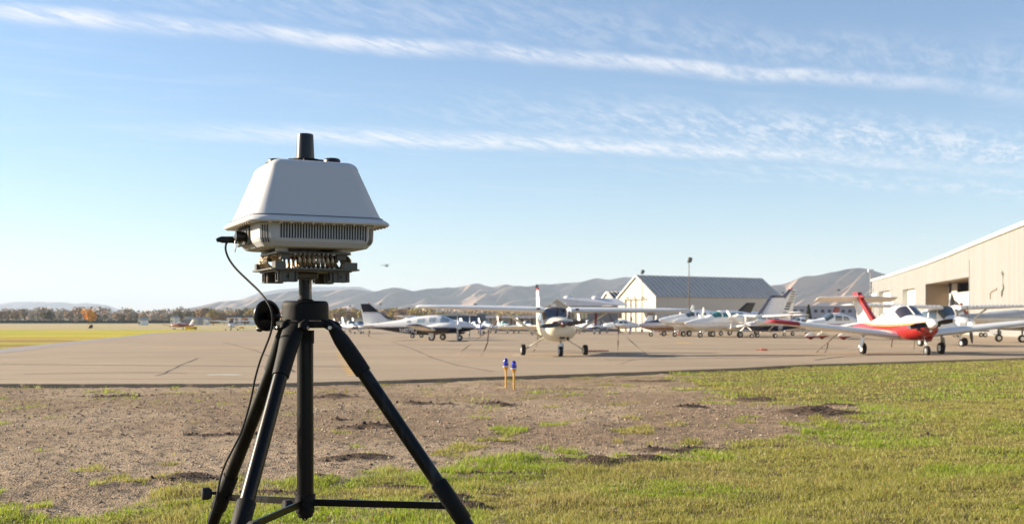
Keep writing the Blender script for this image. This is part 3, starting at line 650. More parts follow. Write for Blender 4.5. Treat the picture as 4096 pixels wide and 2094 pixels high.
tline(660, 1260, 36, yl, 620, 900, ['brown', 'olive', 'dark', 'dark', 'brown', 'grey'])
tline(1240, 1800, 40, yl, 520, 800, ['olive', 'olive', 'brown', 'dark', 'brown'])
tline(1760, 2200, 16, lambda p: 1250, 700, 900, ['brown', 'olive', 'dark'])
tline(3100, 3480, 9, lambda p: 1249, 600, 800, ['brown', 'dark', 'olive'])
V_, F_, C_ = [], [], []; o_ = 0
r = np.random.default_rng(5)
for i in range(150):
    px = -500 + i * 31 + r.uniform(-14, 14); Y = r.uniform(1000, 1500); v, f, c = crown_mesh(100 + i, 26, 16 + r.uniform(-4, 5), 260, 1.3); v = v + [XatY(px, Y), Y, float(gz(Y)) + 6]
    V_.append(v); F_.append(f + o_); C_.append(c); o_ += len(v)
tag(np_obj('woodland', np.concatenate(V_), np.concatenate(F_), None, leafmat('foliage_wood', (.42, .31, .21)), np.concatenate(C_)), 'far hazy brown wood forming one mass below the mountains', 'woodland', kind='stuff')
def gp(px, Y): return (XatY(px, Y), Y, float(gz(Y)))
tree('gold', gp(354, 640), .98, 'bright golden orange tree standing alone at the edge of the green field').scale = (1.05, 1.0, 1.0)
tree('grey', gp(302, 660), .8, 'small pale bush just beside the golden orange tree').scale = (.5, .5, .42)
tree('bush', gp(936, 520), .9, 'round rusty tree in front of the long blue roofed building, nearer its middle')
tree('bush', gp(980, 520), .95, 'round rusty tree in front of the long blue roofed building, beside the handwheel')
tree('bush', gp(852, 540), .8, 'round rusty tree left of the long blue roofed building')
tree('conifer', gp(3234, 250), .52, 'dark pointed evergreen between the striped tail and the red tail')
tree('dark', gp(1406, 480), .48, 'dark round tree just left of the black topped tail fin')

# ------------------------------------------------------------------ buildings
def corrug(name, col, scale=6.0, rough=.6, dirt=None, amp=.35, vertical=True, var=.06):
    m = mat(name, col, rough, .0, var, .4, dirt=dirt, dscale=.6, dlo=.45, dhi=.8, stretch=(1, 1, .25))
    return m
B = {}
B['wall_cream'] = mat('cream_cladding', (.50, .47, .385), .65, 0, .05, .5, dirt=(.55, .48, .36), dscale=.8, dlo=.5, dhi=.9)
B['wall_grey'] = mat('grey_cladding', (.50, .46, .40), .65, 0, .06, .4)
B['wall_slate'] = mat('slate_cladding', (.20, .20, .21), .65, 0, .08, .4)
B['wall_tan'] = mat('tan_cladding', (.42, .43, .425), .6, 0, .08, .5, dirt=(.36, .335, .29), dscale=1.6, dlo=.40, dhi=.75, stretch=(2.2, 1, .03))  # vertical streaks put the ribs' light and dark stripes into the colour
B['roof_metal'] = mat('grey_metal_roof', (.45, .415, .375), .8, 0, .12, .7, dirt=(.22, .20, .19), dscale=1.5, stretch=(1, 1, .3))
B['roof_rib'] = mat('roof_rib', (.60, .54, .47), .6, 0, .08, 1)
B['roof_white'] = mat('white_metal_roof', (.66, .66, .68), .5, .1, .06, .7, dirt=(.5, .46, .42), dscale=1, dlo=.55, dhi=.9)
B['roof_dark'] = mat('dark_roof', (.05, .07, .12), .5, 0, .1, 1)
B['trim'] = mat('white_trim', (.80, .77, .66), .5, 0, .05, 2, dirt=(.6, .52, .38), dscale=1.4, dlo=.5, dhi=.8)
B['door_white'] = mat('white_door', (.84, .82, .75), .5, 0, .03, 1)
B['dark'] = mat('dark_gap', (.06, .045, .035), .7, 0, .1, 2)
B['bluewall'] = mat('blue_cladding', (.010, .045, .12), .6, 0, .08, .5)
B['pane'] = glass('window_pane', (.05, .06, .08))
B['yellowpane'] = mat('lit_cream_pane', (.62, .55, .33), .5, 0, .1, 1)
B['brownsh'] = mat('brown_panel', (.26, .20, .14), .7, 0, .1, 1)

class Site:
    """a rectangular building: local x along its front (right), y into depth, z up"""
    def __init__(s, name, p0, p1, depth, label, cat='building', group=None):
        s.p0 = Vector(p0); d = Vector(p1) - s.p0; d.z = 0; s.L = d.length; s.rz = math.atan2(d.y, d.x); s.depth = depth
        s.root = empty(name, (p0[0], p0[1], float(zg(p0[1])) - .02), s.rz, label, cat, group)
    def gable(s, w, h, rise, L, wallm, roofm, trimm, ridge_along='y', over=.25, rib=None, ribstep=.9, ribm=None):
        """walls of a w-wide gable front, L long; ridge runs along y (depth)"""
        mb = MB(); t = .25
        mb.prism([(0, -.6), (w, -.6), (w, h), (w / 2, h + rise), (0, h)], 0, t)          # front
        mb.prism([(0, -.6), (w, -.6), (w, h), (w / 2, h + rise), (0, h)], L - t, L)
        mb.box((t / 2, L / 2, h / 2 - .3), (t, L - 2 * t, h + .6)); mb.box((w - t / 2, L / 2, h / 2 - .3), (t, L - 2 * t, h + .6))
        # cladding ribs
        mb.build('wall', wallm, s.root)
        rm = MB(); sl = math.hypot(w / 2, rise); nx, nz = rise / sl, (w / 2) / sl
        for sd in (-1, 1):
            def pt(u, off): # u 0 ridge..1 eave
                x = w / 2 + sd * (w / 2) * u; z = h + rise * (1 - u); return (x + sd * nx * off, z + nz * off)
            a, b, c, d_ = pt(0, .02), pt(1 + over / (w / 2), .02), pt(1 + over / (w / 2), .16), pt(0, .16)
            rm.prism([a, b, c, d_] if sd > 0 else [d_, c, b, a], -over, L + over, 0)
            if rib:
                k = 0; y = -over + .1
                while y < L + over:
                    rm.prism([pt(0, .16), pt(1 + over / (w / 2), .16), pt(1 + over / (w / 2), .16 + rib), pt(0, .16 + rib)], y, y + ribstep * .28, 1); y += ribstep
        rm.build('roof', [roofm, ribm or roofm], s.root)
        tm = MB()
        for sd in (-1, 1):
            x0, z0 = w / 2, h + rise + .18; x1, z1 = w / 2 + sd * (w / 2 + over), h - rise * over / (w / 2) + .18
            tm.prism([(x0, z0), (x1, z1), (x1, z1 - .35), (x0, z0 - .35)], -over - .06, -over - .005)
        tm.build('fascia', trimm, s.root)
    def box(s, name, c, d, m, parent=None):
        mb = MB(); mb.box(c, d); return mb.build(name, m, parent or s.root)

# cream hangar with long grey roof
Yh = 214.0
pA = Vector((XatY(2472, Yh + 6), Yh + 6, 0)); pB = Vector((XatY(2623, Yh - 5), Yh - 5, 0))
wH = (pB - pA).length
hg = Site('hangar', pA, pB, 30, 'cream hangar with a steep grey ribbed roof behind the parked planes', 'hangar')
e = 4.1 + float(Hd(Yh)); rise = (1190 - 1104) / K * Yh * 1.0
# long side ends at px 3127
Lh = 26.0
def side_end(Lq):
    dv = (pB - pA).normalized(); nv = Vector((-dv.y, dv.x, 0)); q = pB + nv * Lq; return CX + K * q.x / q.y
while side_end(Lh) < 3127 and Lh < 300: Lh += .25
hg.gable(wH, e, rise, Lh, [B['wall_cream']], B['roof_metal'], B['trim'], rib=.06, ribstep=1.1, ribm=B['roof_rib'])
# greyer sheet over the long side, its shade put into the colour
mb = MB(); mb.box((wH + .03, Lh / 2, e / 2 - .3), (.05, Lh - .1, e + .5)); mb.build('side_shade_sheet', B['wall_grey'], hg.root)
pm = wH / 151.0      # metres per photo pixel across the gable
def hx(px): return (px - 2472) * pm
def hz(py): return float(Hd(Yh)) + (HZ - py) / K * Yh
for a, b in ((2501, 2508), (2523, 2528), (2543, 2548)):
    hg.box('door_gap', ((hx(a) + hx(b)) / 2, -.02, (hz(1197)) / 2), (hx(b) - hx(a), .05, hz(1197)), B['dark'])
mb = MB(); mb.box((hx(2545), -.14, hz(1195)), (hx(2590) - hx(2500), .28, .12)); mb.build('door_track', B['brownsh'], hg.root)
for p in (2512, 2541, 2574):
    mb = MB(); mb.box((hx(p), -.12, hz(1187)), (.16, .24, .14)); mb.box((hx(p), -.28, hz(1188)), (.34, .16, .16)); mb.build('flood_light', B['dark'], hg.root)
mb = MB(); mb.box((hx(2604), -.05, hz(1252)), (hx(2616) - hx(2592), .1, hz(1240) - hz(1264))); mb.build('window', B['brownsh'], hg.root)
mb = MB(); mb.prism([(hx(2600), hz(1262)), (hx(2617), hz(1262)), (hx(2617), hz(1277))], -.11, -.02); mb.build('awning', B['brownsh'], hg.root)
mb = MB(); mb.box((hx(2466), -.5, hz(1252)), (hx(2478) - hx(2455), 1.0, hz(1242) - hz(1262))); mb.build('wall_box', B['trim'], hg.root)
mb = MB(); mb.box((hx(2483), -.04, hz(1250)), (.9, .08, 2.2)); mb.build('shutter', B['brownsh'], hg.root)

# low white-roofed hangar left of it
Y2 = 205.0
s2 = Site('hangar', (XatY(2187, Y2), Y2, 0), (XatY(2272, Y2), Y2, 0), 20, 'low white roofed hangar with two roof vents behind the high wing plane', 'hangar')
w2 = s2.L; h2 = float(Hd(Y2)) + (HZ - 1222) / K * Y2; r2 = (1222 - 1193) / K * Y2
s2.root.rotation_euler[2] = math.radians(-62); 
# gable faces the camera's left; long white roof runs to the right
s2.root.rotation_euler[2] = 0
mb = MB(); Lx = XatY(2474, Y2) - XatY(2230, Y2); dpt = 24.
mb.prism([(0, -.6), (w2, -.6), (w2, h2), (w2 / 2, h2 + r2), (0, h2)], 0, .3); mb.box(((w2 + w2 / 2 + Lx) / 2, 1.0, h2 / 2 - .3), (w2 / 2 + Lx - w2 + .0, 1.4, h2 + .58)); mb.build('wall', B['wall_slate'], s2.root)
mb = MB(); mb.prism([(.02, .0), (w2 - .02, 0.), (w2 - .02, h2 - .02), (w2 / 2, h2 + r2 - .03), (.02, h2 - .02)], -.06, -.004); mb.build('gable_cladding', B['wall_grey'], s2.root)
mb = MB(); q = w2 / 2; n_ = 2
mb.add([(q, -.4, h2 + r2 + .1), (q + Lx, 2.4, h2 + r2 + .1), (w2 + Lx, -.5, h2 + .05), (w2 + .3, -.5, h2 + .02), (q, 9, h2 + r2 + .0), (q + Lx, 9, h2 + r2)], [(0, 3, 2, 1), (0, 1, 5, 4)]); mb.build('roof', B['roof_white'], s2.root)
mb = MB()
for a, b, c, d_ in ((0 - .3, h2 - .1, q, h2 + r2 + .12), (q, h2 + r2 + .12, w2 + .3, h2 - .1)):
    mb.prism([(a, b), (c, d_), (c, d_ - .32), (a, b - .32)], -.5, -.08)
mb.build('fascia', B['trim'], s2.root)
for px in (2271, 2384):
    x = XatY(px, Y2) - XatY(2187, Y2); mb = MB(); mb.lathe([(.55, -.5), (.6, .3), (.75, .35), (.7, .75), (.3, .95), (.02, 1.0)], 12, M=TR((x, 1.6, h2 + r2 * .72))); mb.build('roof_vent', B['roof_white'], s2.root)
mb = MB(); x = XatY(2214, Y2) - XatY(2187, Y2); mb.box((x, -.35, h2 + r2 * .1), (1.0, .5, .6)); mb.build('wall_box', B['door_white'], s2.root)
for i in range(4):
    x = XatY(2302 + i * 14, Y2) - XatY(2187, Y2); z = float(Hd(Y2)) + (HZ - 1262) / K * Y2
    mb = MB(); mb.box((x, .26, z), (.5, .06, 1.0)); f = mb.build('window', B['yellowpane'], s2.root)
for px in (2419, 2442):
    x = XatY(px, Y2) - XatY(2187, Y2); mb = MB(); mb.box((x, .26, float(Hd(Y2)) + (HZ - 1291) / K * Y2), (.55, .06, .4)); mb.build('window', B['yellowpane'], s2.root)
mb = MB(); mb.box((XatY(2391, Y2) - XatY(2187, Y2), .25, 1.0), (.9, .08, 2.1)); mb.build('door', B['wall_grey'], s2.root)

# small gabled building between the two
Y3 = 260.0
s3 = Site('building', (XatY(2408, Y3), Y3, 0), (XatY(2447, Y3), Y3 - 3, 0), 14, 'small gabled building with dark striped roof beside the cream hangar', 'building')
s3.gable(s3.L, float(Hd(Y3)) + (HZ - 1196) / K * Y3, (1196 - 1168) / K * Y3, 14, [B['wall_grey']], B['roof_dark'], B['trim'], rib=.25, ribstep=1.3, ribm=B['roof_rib'])

# row of open bays under a flat white roof
Y4 = 215.0
s4 = Site('shelter', (XatY(1944, Y4), Y4, 0), (XatY(2160, Y4), Y4, 0), 8, 'long open fronted aircraft shelter with a thin white roof behind the small planes', 'shelter')
hr = float(Hd(Y4)) + (HZ - 1266) / K * Y4
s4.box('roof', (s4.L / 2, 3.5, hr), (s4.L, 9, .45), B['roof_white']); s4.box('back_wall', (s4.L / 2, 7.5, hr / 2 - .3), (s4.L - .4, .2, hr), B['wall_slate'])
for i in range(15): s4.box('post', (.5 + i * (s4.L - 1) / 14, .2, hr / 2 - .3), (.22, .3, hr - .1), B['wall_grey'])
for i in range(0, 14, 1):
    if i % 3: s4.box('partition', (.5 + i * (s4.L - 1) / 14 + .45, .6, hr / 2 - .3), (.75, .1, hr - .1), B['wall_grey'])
# blue building
Y5 = 330.0
s5 = Site('building', (XatY(1762, Y5), Y5, 0), (XatY(1906, Y5), Y5, 0), 14, 'dark blue metal building seen above the nose of the twin engine plane', 'building')
h5 = float(Hd(Y5)) + (HZ - 1262) / K * Y5; s5.box('wall', (s5.L / 2, 6, h5 / 2 - .3), (s5.L, 12, h5 + .6), B['bluewall'])
mb = MB(); mb.prism([(-4, h5 + .01), (s5.L + .3, h5 + .01), (s5.L * .45, h5 + .9), (s5.L * .2, h5 + .9)], -.5, 13); mb.build('roof', B['roof_metal'], s5.root)
s6 = Site('building', (XatY(1906, 335), 335, 0), (XatY(1945, 335), 335, 0), 10, 'small dark grey building next to the dark blue one', 'building')
s6.box('wall', (s6.L / 2, 5, 1.8), (s6.L, 10, 4.9), B['wall_slate']); s6.box('roof', (s6.L / 2, 5, 4.4), (s6.L + .5, 10.6, .25), B['roof_metal'])
# long building with blue roof on the left
Y7 = 560.0
s7 = Site('building', (XatY(908, Y7), Y7, 0), (XatY(1045, Y7), Y7, 0), 14, 'long white building with a dark blue roof behind the far high wing plane', 'building')
h7 = float(Hd(Y7)) + (HZ - 1268) / K * Y7
s7.box('wall', (s7.L / 2, 6, h7 / 2 - .4), (s7.L, 12, h7 + .8), B['door_white']); mb = MB(); mb.prism([(-1, h7), (s7.L + 1, h7), (s7.L - 1, h7 + 1.0), (.6, h7 + 1.0)], -.6, 12.6); mb.build('roof', B['roof_dark'], s7.root)
random.seed(8)
for i, (px, w_, py0, c, lb) in enumerate([(560, 16, 1280, 'door_white', 'tiny white shed at the left end of the grey hedge line'), (780, 22, 1277, 'wall_grey', 'small grey house among the trees left of the white house'), (815, 18, 1276, 'door_white', 'small white house in the trees behind the far parked planes'), (745, 22, 1275, 'wall_slate', 'small dark house among trees, right of the red plane'),
        (1372, 40, 1279, 'wall_slate', 'low dark building beside the tripod head'), (1435, 24, 1278, 'trim', 'pale shed just left of the black topped tail fin'), (690, 18, 1270, 'trim', 'pale building with flat top above the red plane')]):
    Yq = 520 + i * 12.0; q = Site('house', (XatY(px - w_ / 2, Yq), Yq, 0), (XatY(px + w_ / 2, Yq), Yq, 0), 8, lb, 'house'); hq = float(Hd(Yq)) + (HZ - py0) / K * Yq
    q.box('wall', (q.L / 2, 4, hq / 2 - .3), (q.L, 8, hq + .6), B[c]); mb = MB(); mb.prism([(-.4, hq), (q.L + .4, hq), (q.L / 2, hq + 1.3)], -.4, 8.4); mb.build('roof', B['roof_metal'], q.root)
    mb = MB(); mb.box((q.L * .3, -.03, hq * .5), (.9, .06, .9)); mb.build('window', B['pane'], q.root)
# hedge line / fence far left
mb = MB()
for i in range(90):
    px = -300 + i * 13.2; Yq = 745; mb.box((XatY(px, Yq), Yq, float(gz(Yq)) + .8), (2.1, 1.0, 2.6 + random.uniform(-.4, .5)))
tag(mb.build('fence', mat('dark_hedge_fence', (.05, .065, .055), .9, 0, .3, .5)), 'dark boundary fence along the foot of the far trees', 'fence')
# white offices at the right, behind the red-striped plane
Y8 = 300.0
s8 = Site('building', (XatY(3160, Y8), Y8, 0), (XatY(3475, Y8), Y8, 0), 12, 'long pale two storey building behind the red tailed planes', 'building')
h8 = float(Hd(Y8)) + (HZ - 1224) / K * Y8; mb = MB(); mb.box((s8.L / 2, 6, h8 / 2 - .3), (s8.L, 12, h8 + .6)); mb.build('wall', mat('grey_render', (.42, .43, .47), .7, 0, .06, .3), s8.root)
s8.box('roof', (s8.L / 2, 6, h8 + .12), (s8.L + .6, 12.6, .22), B['roof_white'])
for r_ in range(2):
    for i in range(11):
        s8.box('window', (1.4 + i * (s8.L - 2.8) / 10, -.03, h8 - 1.3 - r_ * 2.2), (.95, .08, .8), B['pane'])
# yellow container
q = Site('container', (XatY(3450, 165), 165, 0), (XatY(3488, 165), 165, 0), 3, 'yellow upright container at the corner of the tan hangar', 'container')
hq = float(Hd(165)) + (HZ - 1224) / K * 165
mb = MB(); mb.box((q.L / 2, 1.2, hq / 2), (q.L, 2.4, hq), bev=.08); mb.build('body', M['yellowbright'], q.root)
mb = MB()
for i in range(7): mb.box((.1 + i * (q.L - .2) / 6, -.03, hq / 2), (.06, .05, hq - .3))
mb.box((q.L / 2, -.02, hq - .06), (q.L - .2, .05, .1)); mb.build('rib', mat('deep_yellow', (.6, .33, .01), .5), q.root)

# large tan hangar on the right
P1 = Vector((XatY(4096, 112), 112, 0)); P0 = Vector((XatY(3489, 232), 232, 0))
dirw = (P1 - P0).normalized(); far_end = P0; near_end = P0 + dirw * ((P1 - P0).length * 1.9); Lw = (near_end - far_end).length
rt = Site('hangar', far_end, near_end, 40, 'large tan corrugated hangar with recessed white doors at the right edge', 'hangar')
def wx(px):                                   # distance along the wall at a photo column
    u = (px - CX) / K; t = (far_end.x - u * far_end.y) / (u * dirw.y - dirw.x); return t
def wz(px, py):
    t = wx(px); Y = far_end.y + dirw.y * t; return (HZ - py) / K * Y + CZ - rt.root.location.z
zb = lambda x: float(zg(max(20, far_end.y + dirw.y * x))) - rt.root.location.z     # ground along the wall, in site height
roofpts = [(3489, 1125), (3560, 1107), (3705, 1060), (3785, 1030), (3900, 983), (4000, 943), (4096, 905)]
rp = [(wx(p), wz(p, y)) for p, y in roofpts]; sl = (rp[-1][1] - rp[-3][1]) / (rp[-1][0] - rp[-3][0]); rp.append((Lw, rp[-1][1] + sl * .3 * (Lw - rp[-1][0])))
opens = [(3518, 3560, 1162), (3613, 3661, 1153), (3705, 3878, 1121)]
ops = [(wx(a), wx(b), wz((a + b) / 2, y)) for a, b, y in opens]
def zroof(x): return float(np.interp(x, [a for a, b in rp], [b for a, b in rp]))
# wall as vertical standing sheets so the ribs are real; openings left free
mb = MB(); x = 0; st = .62; T_ = .35
xs_ = [0]
while xs_[-1] < Lw: xs_.append(xs_[-1] + .31)
for i in range(len(xs_) - 1):
    a, b = xs_[i], xs_[i+1]; off = -.09 if i % 2 else 0.0; top = min(zroof(a), zroof(b)); lo = zb((a + b) / 2) - .5
    for oa, ob, oz in ops:
        if a >= oa - .15 and b <= ob + .15: lo = oz
    mb.add([(a, off, lo), (b, off, lo), (b, off, zroof(b)), (a, off, zroof(a))], [(0, 1, 2, 3)])
    no = -.09 if (i + 1) % 2 else 0.0; mb.add([(b, off, lo), (b, no, lo), (b, no, zroof(b)), (b, off, zroof(b))], [(0, 1, 2, 3)])
mb.build('wall', B['wall_tan'], rt.root)
mb = MB(); mb.add([(0, 0, -1), (0, 34, -1), (0, 34, zroof(0) + 2), (0, 0, zroof(0))], [(0, 1, 2, 3)]); mb.add([(0, 40, -1), (Lw, 40, 8), (Lw, 40, zroof(Lw)), (0, 40, zroof(0) + 2)], [(0, 1, 2, 3)]); mb.build('end_wall', B['wall_grey'], rt.root)
mb = MB(); n_ = len(rp)
mb.add([(a, -.35, b + .05) for a, b in rp] + [(a, -.35, b + .45) for a, b in rp], [(i, i+1, n_+i+1, n_+i) for i in range(n_-1)])
mb.add([(a, -.35, b + .45) for a, b in rp] + [(a, .3, b + .5) for a, b in rp], [(i, i+1, n_+i+1, n_+i) for i in range(n_-1)])
mb.add([(a, -.35, b + .05) for a, b in rp] + [(a, -.002, b + .05) for a, b in rp], [(i, i+1, n_+i+1, n_+i) for i in range(n_-1)])
mb.build('fascia', B['trim'], rt.root)
mb = MB(); mb.add([(a, .3, b + .5) for a, b in rp] + [(a, 41, b + 2.2) for a, b in rp], [(i, i+1, n_+i+1, n_+i) for i in range(n_-1)]); mb.build('roof', B['roof_metal'], rt.root)
for k_, (oa, ob, oz) in enumerate(ops):
    dp = 1.6 if k_ < 2 else 5.0; z0 = zb(oa) - .5
    mb = MB(); mb.add([(oa, 0, z0), (oa, dp, z0), (oa, dp, oz), (oa, 0, oz)], [(0, 1, 2, 3)]); mb.add([(ob, 0, z0), (ob, dp, z0), (ob, dp, oz), (ob, 0, oz)], [(3, 2, 1, 0)])
    mb.add([(oa, 0, oz), (ob, 0, oz), (ob, dp, oz), (oa, dp, oz)], [(0, 1, 2, 3)]); mb.add([(oa, dp, z0), (ob, dp, z0), (ob, dp, oz), (oa, dp, oz)], [(0, 1, 2, 3)])
    mb.build('door_recess', B['brownsh'] if k_ == 2 else B['wall_tan'], rt.root)  # brown puts the shade inside the big opening into the colour
    if k_ < 2:
        mb = MB(); mb.box(((oa + ob) / 2, .8, (oz + z0) / 2), (ob - oa - .1, .1, oz - z0 - .06))
        for j in range(5): mb.box(((oa + ob) / 2, .735, z0 + (oz - z0) * (j + .5) / 5), (ob - oa - .14, .03, .06))
        mb.build('door', B['door_white'], rt.root)
    else:
        w_ = ob - oa; mb = MB(); mb.box((oa + w_ * .62, 2.0, (oz - 1.6 + z0) / 2), (w_ * .74, .15, oz - z0 - 1.6)); mb.build('door', B['wall_cream'], rt.root)
        mb = MB(); mb.box((oa + w_ * .10, 3.4, (oz + z0) / 2), (w_ * .2, .15, oz - z0 - .1)); mb.build('door', B['wall_grey'], rt.root)
        mb = MB(); mb.box((oa + w_ * .235, 2.1, (oz + z0) / 2), (.5, .4, oz - z0 - .1)); mb.build('door_post', B['dark'], rt.root)
def wallbox(name, px0, px1, py0, py1, th, m, out=-.05):
    a, b = wx(px0), wx(px1); z1, z2 = wz((px0+px1)/2, py0), wz((px0+px1)/2, py1); mb = MB(); mb.box(((a+b)/2, out - th/2, (z1+z2)/2), (abs(b-a), th, abs(z2-z1))); return mb.build(name, m, rt.root)
wallbox('vent_unit', 3976, 4009, 1320, 1334, .5, B['wall_slate']); wallbox('window', 3988, 4007, 1303, 1317, .06, B['door_white'])
wallbox('sign_board', 3492, 3510, 1173, 1183, .2, B['door_white'])
def wallpipe(name, pts, r, m):
    mb = MB(); mb.tube([(wx(p), -.12, wz(p, y)) for p, y in pts], r, 6); return mb.build(name, m, rt.root)
wallpipe('drain_pipe', [(3966, 1196), (3966, 1172), (3972, 1164), (3990, 1156), (3991, 1153)], .09, B['brownsh'])
wallpipe('torn_seam', [(4013, 1098), (4015, 1086), (4018, 1096), (4016, 1110), (4016, 1130), (4019, 1150), (4014, 1165), (4012, 1180), (4009, 1187)], [.03, .10, .07, .05, .04, .08, .16, .10, .03], mat('torn_metal', (.10, .11, .08), .8, 0, .3, 2))
wallpipe('drain_pipe', [(3495, 1150), (3495, 1250)], .06, B['wall_slate'])
wallpipe('drain_pipe', [(3881, 1040), (3881, 1330)], .04, B['wall_tan'])

# ------------------------------------------------------------------ light poles and posts
def pole(px, pytop, Y, label, head='flood', r0=.10, group=None, m=None):
    b = gp(px, Y); h = (HZ - pytop) / K * Y + CZ - b[2]; root = empty('light_pole', b, 0, label, 'light pole', group)
    mb = MB(); mb.tube([(0, 0, 0), (0, 0, h * .5), (0, 0, h)], [r0, r0 * .8, r0 * .5], 8); mb.box((0, 0, .25), (r0 * 4, r0 * 4, .5)); mb.build('pole', m or M['dullbrown'], root)
    mb = MB(); s = .55
    if head == 'flood': mb.box((0, 0, 0), (s, .35, s * 1.1), M=TR((.12, 0, h + .25), 0, .25, .3)); mb.box((0, 0, h - .1), (.5, .12, .12))
    elif head == 'twin': mb.box((-.35, 0, h + .1), (.5, .4, .45)); mb.box((.3, 0, h + .1), (.45, .4, .45)); mb.box((0, 0, h - .15), (1.1, .1, .1))
    else: mb.box((.1, 0, h + .15), (1.1, .5, .6))
    mb.build('lamp_head', M['lamphead'] if head != 'white' else B['door_white'], root); return root
M['dullbrown'] = mat('weathered_pole', (.13, .095, .075), .7, 0, .15, 2); M['lamphead'] = mat('lamp_head', (.10, .11, .10), .5, .2, .1, 3)
pole(2756, 1045, 150, 'tall light pole with a tilted floodlight in front of the grey roofed hangar', 'flood', .09)
pole(2568, 1091, 196, 'thin light pole in front of the cream hangar gable', 'flood', .10)
pole(2145, 1148, 220, 'light pole rising just behind the tail fin of the high wing plane', 'flood', .10)
pole(3481, 1085, 240, 'light pole with a pale lamp head at the far corner of the tan hangar', 'white', .12, m=B['wall_grey'])
pole(1900, 1218, 420, 'far antenna mast with reddish lattice above the high wing', 'thin', .2)
pole(3130, 1172, 420, 'faint thin light pole right of the grey roofed hangar', 'thin', .08)
pole(3354, 1160, 420, 'faint thin light pole above the T tail', 'thin', .08)
pole(1400, 1225, 600, 'distant lamp mast left of the black topped tail fin', 'thin', .14)
pole(1522, 1216, 600, 'distant thin mast right of the black topped tail fin', 'thin', .14)
pole(909, 1232, 600, 'distant mast above the long blue roofed building', 'thin', .14)
def post(px, py, h, m, label, w=.09):
    g = G(px, py); root = empty('marker_post', g, 0, label, 'post'); mb = MB(); mb.tube([(0, 0, 0), (0, 0, h)], w, 8); mb.tube([(0, 0, h), (0, 0, h + .04)], w * 1.2, 8); mb.build('post', m, root)
    mb = MB(); mb.box((0, 0, .03), (w * 5, w * 5, .06)); mb.build('base', B['dark'], root); return root
post(1921, 1339, 1.45, M['bluepost'], 'blue grey post right of the nose of the twin engine plane'); post(2129, 1339, 1.3, M['bluepost'], 'blue grey post left of the high wing plane, under its tailplane')
post(2519, 1334, .95, M['bluepost'], 'blue grey post in front of the hangar door'); post(2655, 1333, .75, M['bluepost'], 'blue grey post under the navy and silver twin')
post(2638, 1329, .5, M['orange'], 'short orange post under the navy and silver twin'); post(2716, 1340, .9, M['orange'], 'orange post in front of the white twin wheel'); post(2754, 1337, .8, M['greenpaint'], 'dark green post at the foot of the tall light pole', .12)
for i, (px, py) in enumerate([(2408, 1322), (2424, 1317), (2434, 1318), (2446, 1317)]):
    g = G(px, py); root = empty('traffic_cone', g, 0, ['orange cone nearest to the small low wing plane by the hangars', 'orange cone second from the left by the hangars', 'orange cone third from the left by the hangars', 'orange cone beside the cream hangar wall'][i], 'traffic cone', 'orange cones by the hangars')
    mb = MB(); mb.lathe([(.17, .04), (.05, .7), (.03, .72)], 12); mb.box((0, 0, .02), (.45, .45, .05)); mb.build('body', M['orange'], root)

# ------------------------------------------------------------------ taxiway lights
def blue_light(px, py, h, label):
    g = G(px, py); g.z = float(gz(g.y)); root = empty('taxiway_light', g, 0, label, 'taxiway light', 'blue taxiway lights on yellow stakes')
    mb = MB(); mb.tube([(0, 0, -.05), (0, 0, h * .62)], .018, 12); mb.lathe([(.018, h*.58), (.03, h*.62), (.05, h*.68), (.055, h*.70)], 16); mb.build('stake', M['yellow'], root)
    mb = MB(); mb.lathe([(.055, h*.70), (.068, h*.705), (.068, h*.735), (.05, h*.745)], 20); mb.build('collar', M['alu'], root)
    mb = MB(); mb.lathe([(.046, h*.745), (.05, h*.80), (.047, h*.90), (.036, h*.96), (.016, h*.995), (.002, h)], 20, cap=False); mb.build('lens', M['blue_lens'], root)
blue_light(2024, 1534, .56, 'taller blue taxiway light on a yellow stake, the left of the pair')
blue_light(2056, 1540, .53, 'slightly shorter blue taxiway light on a yellow stake with grass at its foot')
# small things out on the field
g = gp(361, 330); mb = MB(); mb.prism([(-.6, 0), (.7, 0), (.75, 1.1), (.3, 1.2), (-.2, .7)], -.1, .1); o = mb.build('runway_board', M['black'], None, g); tag(o, 'small black board standing alone in the green field', 'board')
def ysign(px0, px1, py0, py1, Y, label):
    b = gp((px0+px1)/2, Y); w = (px1-px0)/K*Y; z0 = (HZ-py1)/K*Y+CZ-b[2]; z1 = (HZ-py0)/K*Y+CZ-b[2]; root = empty('airfield_sign', b, 0, label, 'airfield sign')
    mb = MB(); mb.box((0, 0, (z0+z1)/2), (w, .25, z1-z0), bev=.03); mb.build('panel', M['yellowbright'], root)
    mb = MB(); mb.box((w*.28, -.14, (z0+z1)/2), (w*.12, .02, (z1-z0)*.7)); mb.box((w*.43, -.14, (z0+z1)/2), (w*.10, .02, (z1-z0)*.7)); mb.build('marking', B['brownsh'], root)
    mb = MB()
    for x in (-w*.4, w*.4): mb.tube([(x, 0, -.1), (x, 0, z0+.05)], .05, 6)
    mb.build('leg', M['black'], root)
ysign(742, 788, 1305, 1316, 235, 'yellow airfield sign panel beside the distant red plane'); ysign(957, 976, 1306, 1312, 240, 'small yellow airfield sign behind the far high wing plane')
